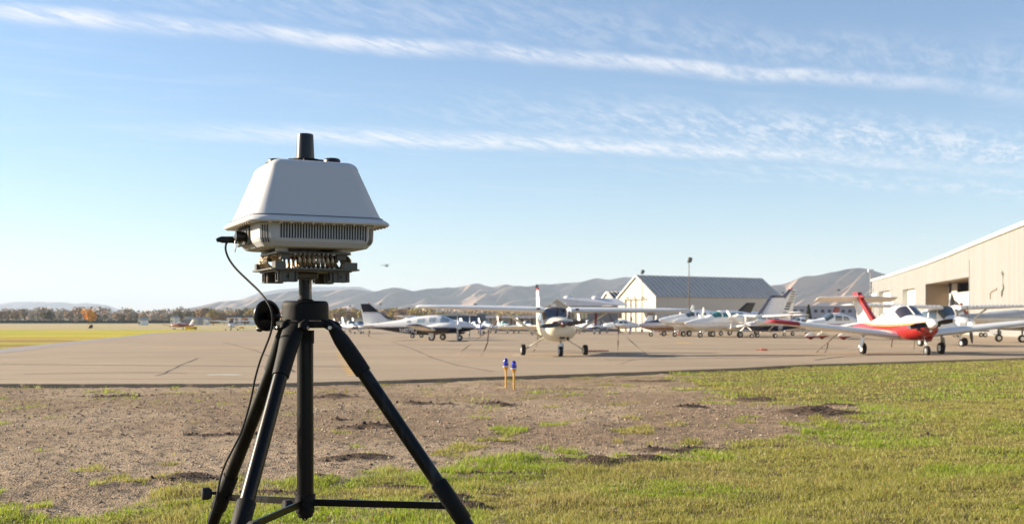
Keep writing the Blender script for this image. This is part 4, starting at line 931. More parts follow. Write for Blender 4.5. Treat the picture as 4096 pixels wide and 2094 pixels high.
# helicopter far off in the sky
b = W(1546, 1061, 900); root = empty('helicopter', b, math.radians(185), 'tiny dark helicopter low in the sky right of the radar unit', 'helicopter')
mb = MB(); mb.lathe([(.05, -1.9), (.6, -1.4), (.85, -.4), (.75, .6), (.3, 1.3), (.12, 3.6), (.08, 4.2)], 12, axis='x'); mb.build('body', M['dullalu'], root)
mb = MB(); mb.box((-.2, 0, 1.15), (8.5, .16, .05), M=TR((0, 0, 0), 0, 0, .4)); mb.tube([(-.2, 0, .7), (-.2, 0, 1.15)], .08, 6); mb.build('main_rotor', M['black'], root)
mb = MB(); mb.prism([(3.7, 0), (4.3, 0), (4.5, .9), (4.1, .9)], -.04, .04); mb.build('tail_fin', M['dullalu'], root)
mb = MB(); mb.tube([(-1.4, .7, -1.1), (1.1, .7, -1.1)], .05, 6); mb.tube([(-1.4, -.7, -1.1), (1.1, -.7, -1.1)], .05, 6); mb.tube([(0, .6, -.6), (0, .7, -1.1)], .05, 6); mb.tube([(0, -.6, -.6), (0, -.7, -1.1)], .05, 6); mb.build('skid', M['black'], root)
# ------------------------------------------------------------------ aircraft
class Fus:
    def __init__(s, st):
        st = sorted(st); a = np.array([[q[0], q[1], q[2], q[3], q[4] if len(q) > 4 else 2.4] for q in st]); s.x = a[:, 0]; s.a = a
    def sec(s, x):
        v = [float(np.interp(x, s.x, s.a[:, k])) for k in range(1, 5)]; return v
    def pt(s, x, th, off=0.0):
        zb, zt, hw, n = s.sec(x); zc = zb + (zt - zb) * .46; c, q = math.cos(th), math.sin(th); h = (zt - zc) if q > 0 else (zc - zb)
        return Vector((x, (hw + off) * math.copysign(abs(c) ** (2 / n), c), zc + (h + off) * math.copysign(abs(q) ** (2 / n), q)))
    def th(s, x, z):
        zb, zt, hw, n = s.sec(x); zc = zb + (zt - zb) * .46; h = (zt - zc) if z > zc else (zc - zb); r = min(1, abs(z - zc) / h) ** (n / 2); return math.copysign(math.asin(r), z - zc)
    def mesh(s, seg=28):
        xs = []
        for i in range(len(s.x) - 1):
            k = max(1, int((s.x[i+1] - s.x[i]) / .3)); xs += [s.x[i] + (s.x[i+1] - s.x[i]) * j / k for j in range(k)]
        xs.append(s.x[-1]); mb = MB()
        mb.loft([[tuple(s.pt(x, 2 * math.pi * k / seg)) for k in range(seg)] for x in xs], 0, True); return mb
    def side_patch(s, quad, side, off=.012, n=6):
        """quad = 4 (x,z) corners, anticlockwise; lies on the skin"""
        mb = MB(); vs = []; (a, b, c, d) = [Vector(q) for q in quad]
        for j in range(n + 1):
            for i in range(n + 1):
                u, v = i / n, j / n; p = (a * (1-u) + b * u) * (1-v) + (d * (1-u) + c * u) * v; t = s.th(p.x, p.y)
                if side < 0: t = math.pi - t
                vs.append(tuple(s.pt(p.x, t, off)))
        mb.add(vs, [(j*(n+1)+i, j*(n+1)+i+1, (j+1)*(n+1)+i+1, (j+1)*(n+1)+i) for j in range(n) for i in range(n)], 0, True); return mb
    def wrap_patch(s, x_f, x_r, lo=22, hi=158, off=.014, nu=16, nv=6, side_in=0.0):
        """band over the top from angle lo to hi; x_f front edge, x_r rear edge; side_in pulls the rear edge back at the sides"""
        mb = MB(); vs = []
        for i in range(nu + 1):
            t = math.radians(lo + (hi - lo) * i / nu); k = abs(2 * i / nu - 1)
            for j in range(nv + 1):
                v = j / nv; x = (x_f - side_in * k * k) * (1 - v) + (x_r - side_in * .6 * k) * v; vs.append(tuple(s.pt(x, t, off)))
        mb.add(vs, [(i*(nv+1)+j, i*(nv+1)+j+1, (i+1)*(nv+1)+j+1, (i+1)*(nv+1)+j) for i in range(nu) for j in range(nv)], 0, True); return mb
_AF = [(1, 0), (.85, .022), (.6, .052), (.35, .072), (.18, .066), (.07, .046), (.015, .02), (0, 0), (.015, -.016), (.07, -.03), (.2, -.042), (.45, -.04), (.75, -.02)]
def foil(secs, vert=False, thick=1.0):
    """secs = [(x_le, span coordinate, z, chord, thickness scale)]; spans along y (or z when vert)"""
    rings = []
    for (xl, s_, z, c, t) in secs:
        if vert: rings.append([(xl - u * c, z + w * c * t * thick, s_) for u, w in _AF])
        else: rings.append([(xl - u * c, s_, z + w * c * t * thick) for u, w in _AF])
    mb = MB(); mb.loft(rings, 0, True); return mb
def wing_secs(xl, y0, z, cr, ct, span, dih, sweep=0.0, t=1.5, side=1, tipround=True, brk=None):
    S = []; d = math.tan(math.radians(dih)); n = 6
    for i in range(n + 1):
        u = i / n; y = y0 + (span - y0) * u; cc = cr if (brk and u < brk) else cr + (ct - cr) * ((u - (brk or 0)) / (1 - (brk or 0)))
        S.append((xl - sweep * u, side * y, z + d * (y - y0), cc, t * (1 - .25 * u)))
    if tipround:
        x_, y_, z_, c_, t_ = S[-1]; S += [(x_ - .04 * c_, y_ + side * .07, z_ + .005, c_ * .93, t_ * .7), (x_ - .14 * c_, y_ + side * .12, z_ + .01, c_ * .76, t_ * .3)]
    return S
def wheel(parent, x, y, r, w=.15, rz=0, rimc=None, name='wheel'):
    mb = MB(); p = [(r*.55, -w*.42), (r*.8, -w*.5), (r*.95, -w*.42), (r, -w*.2), (r, w*.2), (r*.95, w*.42), (r*.8, w*.5), (r*.55, w*.42)]
    T_ = TR((x, y, r - .012), 0, 0, rz); mb.lathe(p, 22, M=T_, axis='y', cap=True); o = mb.build(name, M['rubber'], parent)
    mb = MB(); mb.lathe([(r*.52, -w*.44), (r*.5, -w*.36), (r*.2, -w*.30), (r*.12, -w*.55), (.01, -w*.55)], 16, M=T_, axis='y'); mb.lathe([(r*.52, w*.44), (r*.5, w*.36), (r*.2, w*.30), (r*.12, w*.55), (.01, w*.55)], 16, M=T_, axis='y')
    mb.build('rim', rimc or M['alu'], o); return o
def prop(parent, x, y, z, L, blades=2, ang=0.0, sp=.14, spl=.3, mb_=None, msp=None, tip=None, w=.13):
    mb = MB(); n = 7
    for b in range(blades):
        a = ang + 2 * math.pi * b / blades; rings = []
        for i in range(n + 1):
            u = i / n; r_ = L * (.10 + .90 * u); ww = w * (.55 + .75 * math.sin(math.pi * min(1, u * .9 + .1))) * (1 if u < .95 else .6); tw = math.radians(58 - 42 * u); th = .028 * (1 - .7 * u)
            ring = []
            for (p, q) in ((-.5, 0), (-.2, .5), (.2, .5), (.5, 0), (.2, -.5), (-.2, -.5)):
                cx, cy = p * ww, q * th; lx = cy * math.cos(tw) + cx * math.sin(tw) * .8; ly = cx * math.cos(tw) - cy * math.sin(tw)
                ring.append((x + lx, y + r_ * math.cos(a) - ly * math.sin(a), z + r_ * math.sin(a) + ly * math.cos(a)))
            rings.append(ring)
        if tip: 
            mb.loft(rings[:n], 0, True); mb.loft(rings[n-1:], 1, True)
        else: mb.loft(rings, 0, True)
    o = mb.build('propeller', [mb_ or M['prop'], tip or M['prop']], parent)
    ms = MB(); ms.lathe([(sp, -.06), (sp, .02), (sp*.92, spl*.3), (sp*.7, spl*.62), (sp*.4, spl*.88), (.01, spl)], 20, M=TR((x, y, z)), axis='x'); ms.build('spinner', msp or M['white'], o); return o
def obj_of(mb, name, m, parent): return mb.build(name, m, parent)
class Plane:
    def __init__(s, label, X, Y, heading, st, paint, cat='airplane', group=None, name='light_airplane', scale=1.0, roll=0.0):
        s.root = empty(name, (X, Y, float(zg(Y))), math.radians(heading), label, cat, group); s.root.scale = (scale,) * 3; s.root.rotation_euler[0] = math.radians(roll)
        s.f = Fus(st); s.f.mesh().build('fuselage', paint, s.root)
    def wings(s, xl, y0, z, cr, ct, span, dih, m, sweep=0, t=1.5, brk=None, sides=(1, -1), tipm=None, tiplen=0):
        o = []
        for sd in sides:
            S = wing_secs(xl, y0, z, cr, ct, span, dih, sweep, t, sd, brk=brk); mb = foil(S); w = mb.build('wing', m, s.root); o.append(w)
            if tipm:
                d = math.tan(math.radians(dih)); y1 = span - tiplen; u = tiplen / (span - y0)
                k = ct + (cr - ct) * u; S2 = [(xl - sweep * (1-u) + .012, sd * y1, z + d * (y1 - y0) + .004, k * 1.012, t * .86), (xl - sweep + .012, sd * (span + .004), z + d * (span - y0) + .004, ct * 1.02, t * .80), (xl - sweep - .04*ct + .01, sd * (span + .085), z + d * (span - y0) + .008, ct * .95, t * .58), (xl - sweep - .14*ct + .01, sd * (span + .14), z + d * (span - y0) + .01, ct * .78, t * .28)]
                foil(S2).build('wing_tip', tipm, w)
        return o
    def tail(s, xl, z, c, span, m, ct=None, sweep=.15, t=1.2, dih=0):
        for sd in (1, -1): foil(wing_secs(xl, .02, z, c, ct or c * .75, span, dih, sweep, t, sd)).build('tailplane', m, s.root)
    def fin(s, x0, z0, c0, x1, z1, c1, m, bands_=None, t=1.1, fillet=None):
        """leading edge from (x0,z0) to (x1,z1)"""
        S = []
        for i in range(7):
            u = i / 6; S.append((x0 + (x1 - x0) * u, z0 + (z1 - z0) * u, 0, c0 + (c1 - c0) * u, t * (1 - .2 * u)))
        S += [(S[-1][0] - .05 * c1, z1 + .03, 0, c1 * .9, t * .4)]
        o = foil(S, True).build('fin', m, s.root)
        if fillet:
            mb = MB(); mb.prism([(x0 + fillet, z0 + .05 if False else z0), (x0 - .05, z0), (x0 + (x1 - x0) * .22 - .03, z0 + (z1 - z0) * .22)], -.03, .03); mb.build('fin_fillet', m, o)
        return o
    def win(s, quads, m, name='side_window', sides=(1, -1)):
        for sd in sides:
            for q in quads: s.f.side_patch(q, sd).build(name, m, s.root)
    def shield(s, xf, xr, m, **k): s.f.wrap_patch(xf, xr, **k).build('windshield', m, s.root)
    def leg(s, a, b, r=.035, m=None, name='gear_leg', r1=None):
        mb = MB(); mb.tube([a, b], [r, r1 or r], 8); return mb.build(name, m or M['white'], s.root)
    def beacon(s, x, z, r=.05, m=None):
        mb = MB(); mb.lathe([(r, 0), (r, r), (r*.7, r*1.8), (.005, r*2.2)], 12, M=TR((x, 0, z)), axis='z'); mb.build('beacon', m or M['beacon'], s.root)
def cowl_mouth(pl, x, z, dy, w, h, m):
    mb = MB()
    for sd in (1, -1):
        ring = [(x, sd * dy + w/2 * math.cos(a), z + h/2 * math.sin(a)) for a in [k * math.pi / 8 for k in range(16)]]; r2 = [(x - .08, y, q) for _, y, q in ring]; mb.loft([r2, ring], 0, False)
    mb.build('air_intake', m, pl.root)

# --- high wing plane facing us
st = [(1.90, .86, 1.32, .28, 2.2), (1.82, .72, 1.36, .42, 2.15), (1.55, .58, 1.385, .54, 2.15), (1.1, .51, 1.41, .60, 2.25), (.85, .52, 1.43, .61, 2.6), (.35, .52, 1.76, .56, 3.2), (-.5, .54, 1.78, .55, 3.2), (-1.1, .60, 1.68, .50, 2.8), (-1.9, .70, 1.38, .36, 2.4), (-3.4, .84, 1.18, .19, 2.2), (-4.85, .93, 1.08, .05, 2)]
Mc = bands('cream_stripe_paint', [(-1, (.74, .69, .56)), (1.10, (.10, .09, .10)), (1.13, (.74, .69, .56)), (1.17, (.30, .05, .04)), (1.20, (.76, .72, .60))], slope=.03)
p = Plane('cream high wing plane facing the camera with dark propeller, tied down by straps', -.14, 40.6, -81, st, Mc, roll=-.7)
p.wings(.72, .50, 1.64, 1.55, 1.12, 5.02, 1.0, M['white'], sweep=.12, t=1.35, brk=.5)

for sd in (1, -1):
    o = foil(wing_secs(.3, .02, 0, .95, .75, 1.52, 0, .2, 1.2, sd)).build('tailplane', M['cream'], p.root); o.location = (-4.3, 0, .99); o.rotation_euler = (0, math.radians(-9), 0)
p.fin(-3.55, 1.08, 1.45, -4.45, 2.50, .72, M['cream']); p.beacon(-4.7, 2.53, .055)
mb = MB(); mb.prism([(-3.3, 1.14), (-2.4, 1.28), (-3.75, 1.5)], -.03, .03); mb.build('dorsal_fin', M['cream'], p.root)
M['dark_glass'] = glass('smoky_glass', (.05, .042, .05))
p.shield(.90, .36, M['dark_glass'], lo=30, hi=150, off=.012, side_in=.12)
p.win([((.38, 1.22), (-.45, 1.22), (-.42, 1.58), (.30, 1.60)), ((-.55, 1.24), (-1.15, 1.28), (-1.1, 1.52), (-.55, 1.58))], M['dark_glass'])
mb = MB(); mb.box((.62, 0, 1.60), (.06, .05, .30)); mb.box((.50, .25, 1.70), (.1, .08, .06)); mb.build('windshield_post', M['black'], p.root)
prop(p.root, 1.98, 0, 1.16, .83, 2, math.radians(187), .13, .28, M['prop'], M['spinner_dark'], w=.15)
cowl_mouth(p, 1.90, 1.17, .26, .26, .15, M['black'])
mb = MB(); mb.prism([(-.09, .62), (.09, .62), (.10, .73), (-.08, .73)], 0, .05); o = mb.build('air_scoop', M['black'], p.root); o.rotation_euler = (0, 0, math.radians(90)); o.location = (1.79, 0, 0.02)
mb = MB(); mb.lathe([(.085, -.05), (.085, .012), (.07, .02)], 18, M=TR((1.80, -.02, .885)), axis='x'); o = mb.build('landing_light', M['white'], p.root)
mb = MB(); mb.lathe([(.062, 0), (.055, .02), (.01, .03)], 18, M=TR((1.815, -.02, .885)), axis='x'); mb.build('lens', M['dullalu'], o)
mb = MB(); mb.tube([(1.70, .22, .68), (1.74, .22, .58)], [.05, .03], 8); mb.build('exhaust_pipe', M['black'], p.root)
for sd in (1, -1):
    p.leg((.02, sd * .42, .62), (0, sd * 1.08, .22), .035, M['cream'], r1=.028)
    wheel(p.root, 0, sd * 1.17, .205, .17, rimc=M['white'] if sd < 0 else M['alu'])
    mb = MB(); S = [(.12, .50, .66), (.10, 1.95, 1.62)]; mb.tube([(x, sd * y, z) for x, y, z in S], .05, 8, M=Matrix.Identity(4)); mb.build('wing_strut', M['cream'], p.root)
    mb = MB(); mb.box((.74, sd * .72, 1.71), (.06, .12, .06)); mb.build('air_vent', M['black'], p.root)
p.leg((1.42, 0, .60), (1.50, 0, .22), .035, M['alu']); wheel(p.root, 1.5, 0, .19, .14)
mb = MB(); mb.tube([(1.5, -.1, .19), (1.48, -.1, .40), (1.46, .1, .40), (1.5, .1, .19)], .02, 8); mb.box((1.42, .07, .40), (.05, .09, .22)); mb.build('nose_fork', M['alu'], p.root)
cess = p

# --- straps (things of their own, tied to the planes)
def strap(pts, w, label, name='tie_down_strap', m=None):
    mb = MB(); P = [Vector(q) for q in pts]
    for a, b in zip(P[:-1], P[1:]):
        n = max(2, int((b - a).length / .12)); 
        for i in range(n):
            q0 = a.lerp(b, i / n); q1 = a.lerp(b, (i + 1) / n); tw = lambda t: Vector((math.cos(t), math.sin(t), 0)) * w / 2
            A, B_ = tw(i * .35), tw((i + 1) * .35); th = Vector((0, .003, 0))
            mb.add([q0 - A, q0 + A, q1 + B_, q1 - B_, q0 - A + th, q0 + A + th, q1 + B_ + th, q1 - B_ + th], [(0, 1, 2, 3), (7, 6, 5, 4), (0, 4, 5, 1), (3, 2, 6, 7)])
    o = mb.build(name, m or M['strap'], None); tag(o, label, 'strap', 'tie down straps'); return o
def gl(px, py): g = G(px, py); g.z += .012; return g
strap([W(2010, 1256, 40.3), W(1990, 1285, 40.2), W(1950, 1325, 39.9), W(1880, 1378, 39.6), gl(1821, 1424)], .05, 'brown strap running from the left wing of the high wing plane to the apron')
strap([W(1955, 1322, 39.9), W(1950, 1370, 39.7), W(1938, 1400, 39.6), gl(1922, 1427), gl(1875, 1429), gl(1855, 1431)], .05, 'loose strap end hanging beside the left wing strap and trailing on the apron')
strap([W(2435, 1254, 40.7), W(2460, 1300, 40.6), W(2520, 1360, 40.5), gl(2588, 1420)], .05, 'dark strap running from the right wing of the high wing plane down to the apron')
strap([W(2474, 1305, 40.5), W(2473, 1360, 40.4), gl(2470, 1421)], .045, 'loose strap end hanging straight down under the right wing of the high wing plane')
strap([W(2151, 1345, 44.5), W(2149, 1372, 43.8), W(2140, 1395, 43.0), gl(2131, 1411)], .05, 'short strap tying the tail of the high wing plane, seen left of its body')
strap([W(2383, 1243, 40.5), W(2384, 1262, 40.5), W(2381, 1299, 40.5)], .10, 'red warning streamer hanging under the right wing of the high wing plane', 'warning_streamer', M['darkred'])
strap([W(3352, 1334, 41.3), W(3330, 1352, 41.2), W(3300, 1378, 41.1), gl(3264, 1411)], .05, 'tan strap slanting from the red tipped wing down to the apron')
strap([W(3312, 1370, 41.2), W(3308, 1395, 41.1), gl(3300, 1410), gl(3272, 1412)], .05, 'loose end of the tan strap under the red tipped wing')
strap([gl(1478, 1347), W(1474, 1340, 86), W(1480, 1322, 84)], .09, 'short strap hanging under the tail of the white and navy twin')
g = gl(2388, 1406); mb = MB(); mb.tube([(-.42, 0, .02), (.35, .02, .03), (.5, .0, .04)], .025, 6); mb.box((-.3, 0, .03), (.2, .10, .05)); o = mb.build('tow_bar', M['red'], None, g); tag(o, 'red tow bar lying on the apron right of the high wing plane', 'tow bar')
g = gl(3056, 1401); mb = MB(); mb.box((0, 0, .03), (.3, .12, .07), bev=.015); mb.box((-.25, .03, .02), (.25, .05, .03)); o = mb.build('wheel_chock', M['orange'], None, g); tag(o, 'orange chock lying on the apron in front of the parked twins', 'wheel chock')
g = gl(2653, 1339); mb = MB(); mb.box((0, 0, .08), (.9, .3, .18), bev=.03); o = mb.build('wheel_chock', M['black'], None, g); tag(o, 'flat black chock lying under the navy and silver twin', 'wheel chock')
for px, py, lb in ((2674, 1339, 'yellow chock at the nose wheel of the white round windowed twin'), (2998, 1348, 'yellow chock at the nose wheel of the navy bellied high wing plane')):
    g = gl(px, py); mb = MB(); mb.prism([(-.14, 0), (.14, 0), (.02, .16)], -.2, .2); o = mb.build('wheel_chock', M['yellowbright'], None, g); tag(o, lb, 'wheel chock')

# --- twin with navy belly and registration
Mt = bands('white_over_navy', [(-1, (.006, .008, .024)), (1.03, (.76, .75, .74)), (1.065, (.20, .10, .12)), (1.085, (.76, .75, .74)), (1.14, (.20, .10, .12)), (1.16, (.78, .77, .76))], slope=-.012, curve=-.004)
st = [(3.05, 1.00, 1.10, .05, 2), (2.95, .92, 1.22, .17, 2.2), (2.6, .78, 1.38, .36, 2.3), (2.0, .66, 1.52, .50, 2.5), (1.35, .56, 1.62, .58, 2.7), (.95, .54, 1.70, .62, 2.8), (.45, .52, 1.90, .62, 3.0), (-.1, .44, 1.99, .61, 2.8), (-.9, .42, 1.96, .60, 2.7), (-1.9, .46, 1.84, .54, 2.6), (-3.2, .60, 1.62, .40, 2.4), (-4.6, .84, 1.42, .24, 2.2), (-5.9, .96, 1.25, .10, 2), (-6.2, 1.02, 1.2, .03, 2)]
p = Plane('white twin engine plane with navy belly, black topped tail fin and registration letters', XatY(1752, 85.5), 85.5, -9, st, Mt, name='twin_engine_airplane')
p.wings(.55, .5, .66, 1.75, 1.15, 5.9, 6, M['white'], sweep=.25, t=1.5, tipm=M['navy'], tiplen=2.6); 
Mf = bands('fin_black_top', [(-1, (.76, .75, .74)), (2.13, (.20, .08, .10)), (2.16, (.76, .75, .74)), (2.20, (.004, .005, .012))], 0, rough=.6, coat=0)
p.fin(-3.85, 1.45, 2.1, -5.55, 2.86, .78, Mf); p.beacon(-5.62, 2.9, .05)
mb = MB(); mb.prism([(-3.3, 1.58), (-4.28, 1.77), (-4.75, 2.25), (-4.3, 2.0)], -.05, .05); mb.build('fin_leading_edge', M['navy'], p.root)
p.tail(-5.15, 1.14, 1.05, 2.05, M['white'], .8, .25)
p.win([((.90, 1.40), (.32, 1.40), (.35, 1.75), (.62, 1.72)), ((-.05, 1.42), (-.55, 1.42), (-.55, 1.78), (-.05, 1.80)), ((-.95, 1.40), (-1.55, 1.38), (-1.5, 1.68), (-.95, 1.74)), ((-2.1, 1.38), (-2.4, 1.38), (-2.38, 1.56), (-2.1, 1.58))], M['glass_lit'])
p.shield(1.02, .42, M['glass_lit'], lo=28, hi=152)
for sd in (-1, 1):
    fe = Fus([(2.02, .82, 1.18, .20, 2.2), (1.9, .72, 1.30, .31, 2.4), (1.3, .60, 1.40, .37, 2.5), (.6, .56, 1.38, .36, 2.4), (-.2, .62, 1.20, .28, 2.2), (-1.1, .74, .98, .08, 2)])
    mb = fe.mesh(20); n = mb.build('engine_nacelle', Mt, p.root); n.location = (0, sd * 1.95, 0.0)
    prop(n, 2.06, 0, 1.0, .95, 2, math.radians(88), .15, .32, M['dullalu'], M['white'], w=.14)
    p.leg((-.05, sd * 1.65, .75), (-.05, sd * 1.65, .25), .05, M['alu']); wheel(p.root, -.05, sd * 1.65, .26, .19)
    mb = MB(); mb.prism([(-.26, .30), (.14, .30), (.12, .74), (-.22, .74)], -.012, .012, M=TR((0, sd * 1.80, 0))); mb.build('gear_door', M['white'], p.root)
p.leg((1.65, 0, .66), (1.75, 0, .25), .045, M['alu']); wheel(p.root, 1.75, 0, .24, .16)
mb = MB(); mb.prism([(1.35, .60), (2.2, .66), (2.05, .52), (1.45, .46)], .18, .2); mb.build('gear_door', M['navy'], p.root)
# registration letters follow the side of the fuselage
cu = bpy.data.curves.new('registration', 'FONT'); cu.body = 'N4079Q'; cu.size = .54; cu.extrude = 0; cu.align_x = 'CENTER'; cu.resolution_u = 3; cu.space_character = .95; cu.offset = .014
to = bpy.data.objects.new('tmp_text', cu); COL.objects.link(to); dg = bpy.context.evaluated_depsgraph_get(); me = bpy.data.meshes.new_from_object(to.evaluated_get(dg)); bpy.data.objects.remove(to)
import bmesh
bm = bmesh.new(); bm.from_mesh(me); bmesh.ops.triangulate(bm, faces=bm.faces); bmesh.ops.subdivide_edges(bm, edges=bm.edges, cuts=2); 
for v in bm.verts:
    x, z = v.co.x * .78 - 2.30 + .08 * v.co.y, v.co.y * .92 + .62; t = math.pi - p.f.th(x, z); q = p.f.pt(x, t, .015); v.co = q
bm.to_mesh(me); bm.free(); me.materials.append(M['white']); o = bpy.data.objects.new('registration', me); COL.objects.link(o); o.parent = p.root

# --- red and white T-tail plane on the right
Xc, Yc = 13.45, 42.6
st = [(2.42, .88, 1.30, .26, 2.3), (2.3, .74, 1.37, .37, 2.3), (1.9, .62, 1.42, .48, 2.4), (1.4, .54, 1.47, .56, 2.6), (1.05, .54, 1.52, .59, 2.8), (.45, .53, 1.86, .57, 2.8), (-.2, .53, 1.90, .56, 2.8), (-.9, .56, 1.74, .53, 2.6), (-1.7, .62, 1.48, .44, 2.4), (-2.6, .70, 1.30, .30, 2.3), (-3.8, .80, 1.20, .18, 2.2), (-4.8, .88, 1.12, .06, 2)]
Mr = bands('red_under_white', [(-1, (.30, .018, .016)), (1.07, (.68, .40, .12)), (1.095, (.30, .018, .016)), (1.13, (.68, .42, .14)), (1.155, (.80, .79, .76))], slope=.015, curve=.012)
p = Plane('white and red low wing plane with a T tail and big white spinner', Xc, Yc, -83, st, Mr)
M['t_white'] = M['white']
p.wings(.85, .42, .70, 1.65, 1.25, 5.35, 6.3, M['white'], sweep=.1, t=1.6, tipm=M['red'], tiplen=.95, sides=(-1,), brk=.6)
p.wings(.85, .42, .70, 1.65, 1.25, 5.35, 6.3, M['white'], sweep=.1, t=1.6, sides=(1,), brk=.6)
Mrf = bands('red_fin_top', [(-1, (.80, .79, .76)), (1.85, (.30, .018, .016))], slope=-.25)
p.fin(-2.6, 1.22, 1.75, -4.15, 2.30, .78, Mrf); mb = MB(); mb.prism([(-2.55, 1.30), (-4.12, 2.34), (-4.2, 2.5), (-4.75, 2.50), (-4.7, 2.34), (-4.22, 2.2), (-2.9, 1.25)], -.09, .09); mb.build('fin_leading_edge', M['red'], p.root)
for sd in (1, -1):
    o = foil(wing_secs(.3, .03, 0, .92, .78, 1.66, 0, .12, 1.3, sd)).build('tailplane', M['white'], p.root); o.location = (-4.4, 0, 2.24); o.rotation_euler = (0, math.radians(-15), 0)
mb = MB(); mb.lathe([(.02, .38), (.09, .2), (.10, 0), (.03, -.3)], 12, M=TR((-4.1, 0, 2.30)), axis='x'); mb.build('tail_fairing', M['darkred'], p.root)
p.win([((.35, 1.32), (-.28, 1.32), (-.28, 1.66), (.22, 1.70)), ((-.42, 1.32), (-.95, 1.32), (-.85, 1.60), (-.42, 1.66)), ((-1.08, 1.30), (-1.35, 1.32), (-1.15, 1.48), (-1.08, 1.52))], M['glass_lit'])
p.shield(1.10, .50, M['dark_glass'], lo=33, hi=147, off=.013, side_in=.12)
mb = MB(); mb.tube([p.f.pt(1.10, math.pi/2, .02), p.f.pt(.75, math.pi/2, .02), p.f.pt(.44, math.pi/2, .02)], .022, 6); mb.build('windshield_post', M['white'], p.root)
prop(p.root, 2.50, 0, 1.18, .95, 2, math.radians(188), .185, .36, M['black'], M['white'], M['propwhite'], w=.18)
cowl_mouth(p, 2.42, 1.14, .28, .24, .18, M['black'])
mb = MB(); mb.lathe([(.075, -.05), (.07, .02), (.04, .05), (.005, .06)], 14, M=TR((2.38, 0, .92)), axis='x'); mb.build('landing_light', M['white'], p.root)
mb = MB(); mb.lathe([(.06, -.02), (.05, .03)], 12, M=TR((2.28, -.42, .98)), axis='x'); mb.build('air_inlet', M['black'], p.root)
for sd in (1, -1):
    p.leg((.05, sd * 1.6, .82), (.0, sd * 1.6, .25), .045, M['alu']); wheel(p.root, 0, sd * 1.6, .225, .17, rimc=M['white'])
    mb = MB(); mb.prism([(-.22, .26), (.12, .26), (.20, .66), (-.10, .70)], -.01, .01, M=TR((.05, sd * 1.78, 0), sd * .25)); mb.build('gear_door', M['white'], p.root)
p.leg((2.0, 0, .62), (2.12, 0, .22), .045, M['alu']); wheel(p.root, 2.12, 0, .19, .14)
mb = MB(); mb.prism([(1.7, .66), (2.3, .70), (2.1, .52), (1.8, .50)], .15, .17); mb.build('gear_door', M['red'], p.root)
mb = MB(); mb.tube([(-.2, -.3, .55), (-.22, -.34, .32), (-.05, -.4, .26)], .018, 6); mb.build('step', M['red'], p.root)
mb = MB(); mb.tube([(.9, .1, .55), (.78, .12, .2)], .012, 6); mb.build('antenna', M['prop'], p.root)

# --- generic smaller builders for the rows behind
_liv = [bands('red_striped_paint', [(-1, (.66, .64, .60)), (.95, (.35, .03, .03)), (1.08, (.74, .73, .70))], 0), bands('blue_striped_paint', [(-1, (.05, .07, .20)), (.92, (.74, .73, .72)), (1.12, (.05, .07, .20)), (1.18, (.76, .75, .73))], 0),
    bands('tan_striped_paint', [(-1, (.62, .58, .50)), (1.02, (.28, .17, .08)), (1.12, (.72, .70, .66))], 0), bands('grey_bellied_paint', [(-1, (.22, .22, .24)), (1.0, (.70, .70, .69)), (1.25, (.12, .12, .14)), (1.30, (.72, .72, .70))], 0)]
_ln = [0]
def lowwing(label, px, py, heading, sc_=1.0, paint=None, wing_m=None, finm=None, gear='plain', canopy=None, group=None, propw=True, fint=2.35, Y=None, low_gear=True):
    g = G(px, py); Y = Y or g.y; st = [(2.2, .90, 1.18, .22, 2.2), (2.0, .72, 1.34, .44, 2.4), (1.2, .60, 1.42, .54, 2.7), (.7, .56, 1.52, .56, 2.8), (.2, .55, 1.84, .55, 2.8), (-.5, .56, 1.86, .54, 2.8), (-1.2, .60, 1.66, .48, 2.5), (-2.2, .72, 1.34, .30, 2.3), (-4.3, .86, 1.12, .06, 2)]
    _ln[0] += 1; p = Plane(label, XatY(px, Y), Y, heading, st, paint or _liv[_ln[0] % 4], scale=sc_, group=group); wm = wing_m or M['white']
    p.wings(.75, .4, .72, 1.6, 1.15, 4.95, 6, wm, sweep=.1, t=1.5); p.tail(-3.5, 1.05, .85, 1.6, wm); p.fin(-3.0, 1.12, 1.3, -3.95, fint, .62, finm or M['white'])
    p.shield(.80, .2, canopy or M['glass'], lo=26, hi=154); p.win([((.1, 1.30), (-.45, 1.30), (-.45, 1.62), (.05, 1.64)), ((-.55, 1.30), (-1.1, 1.32), (-1.0, 1.54), (-.55, 1.60))], canopy or M['glass'])
    prop(p.root, 2.24, 0, 1.04, .85, 2, random.uniform(0, 3), .14, .3, M['prop'], M['chrome'] if propw else M['white'])
    for sd in (1, -1): p.leg((0, sd * 1.45, .75), (0, sd * 1.45, .22), .045); wheel(p.root, 0, sd * 1.45, .2, .16)
    p.leg((1.6, 0, .65), (1.7, 0, .2), .04); wheel(p.root, 1.7, 0, .18, .14)
    if gear == 'pants':
        for x, y, c in ((0, 1.45, 1), (0, -1.45, 1), (1.7, 0, 1)):
            fe = Fus([(.42, .20, .28, .03, 2), (.25, .10, .42, .12, 2.4), (0, .06, .46, .14, 2.4), (-.35, .14, .36, .08, 2), (-.62, .22, .26, .02, 2)]); o = fe.mesh(14).build('wheel_fairing', paint and M['pants'] or M['white'], p.root); o.location = (x, y, 0)
    return p
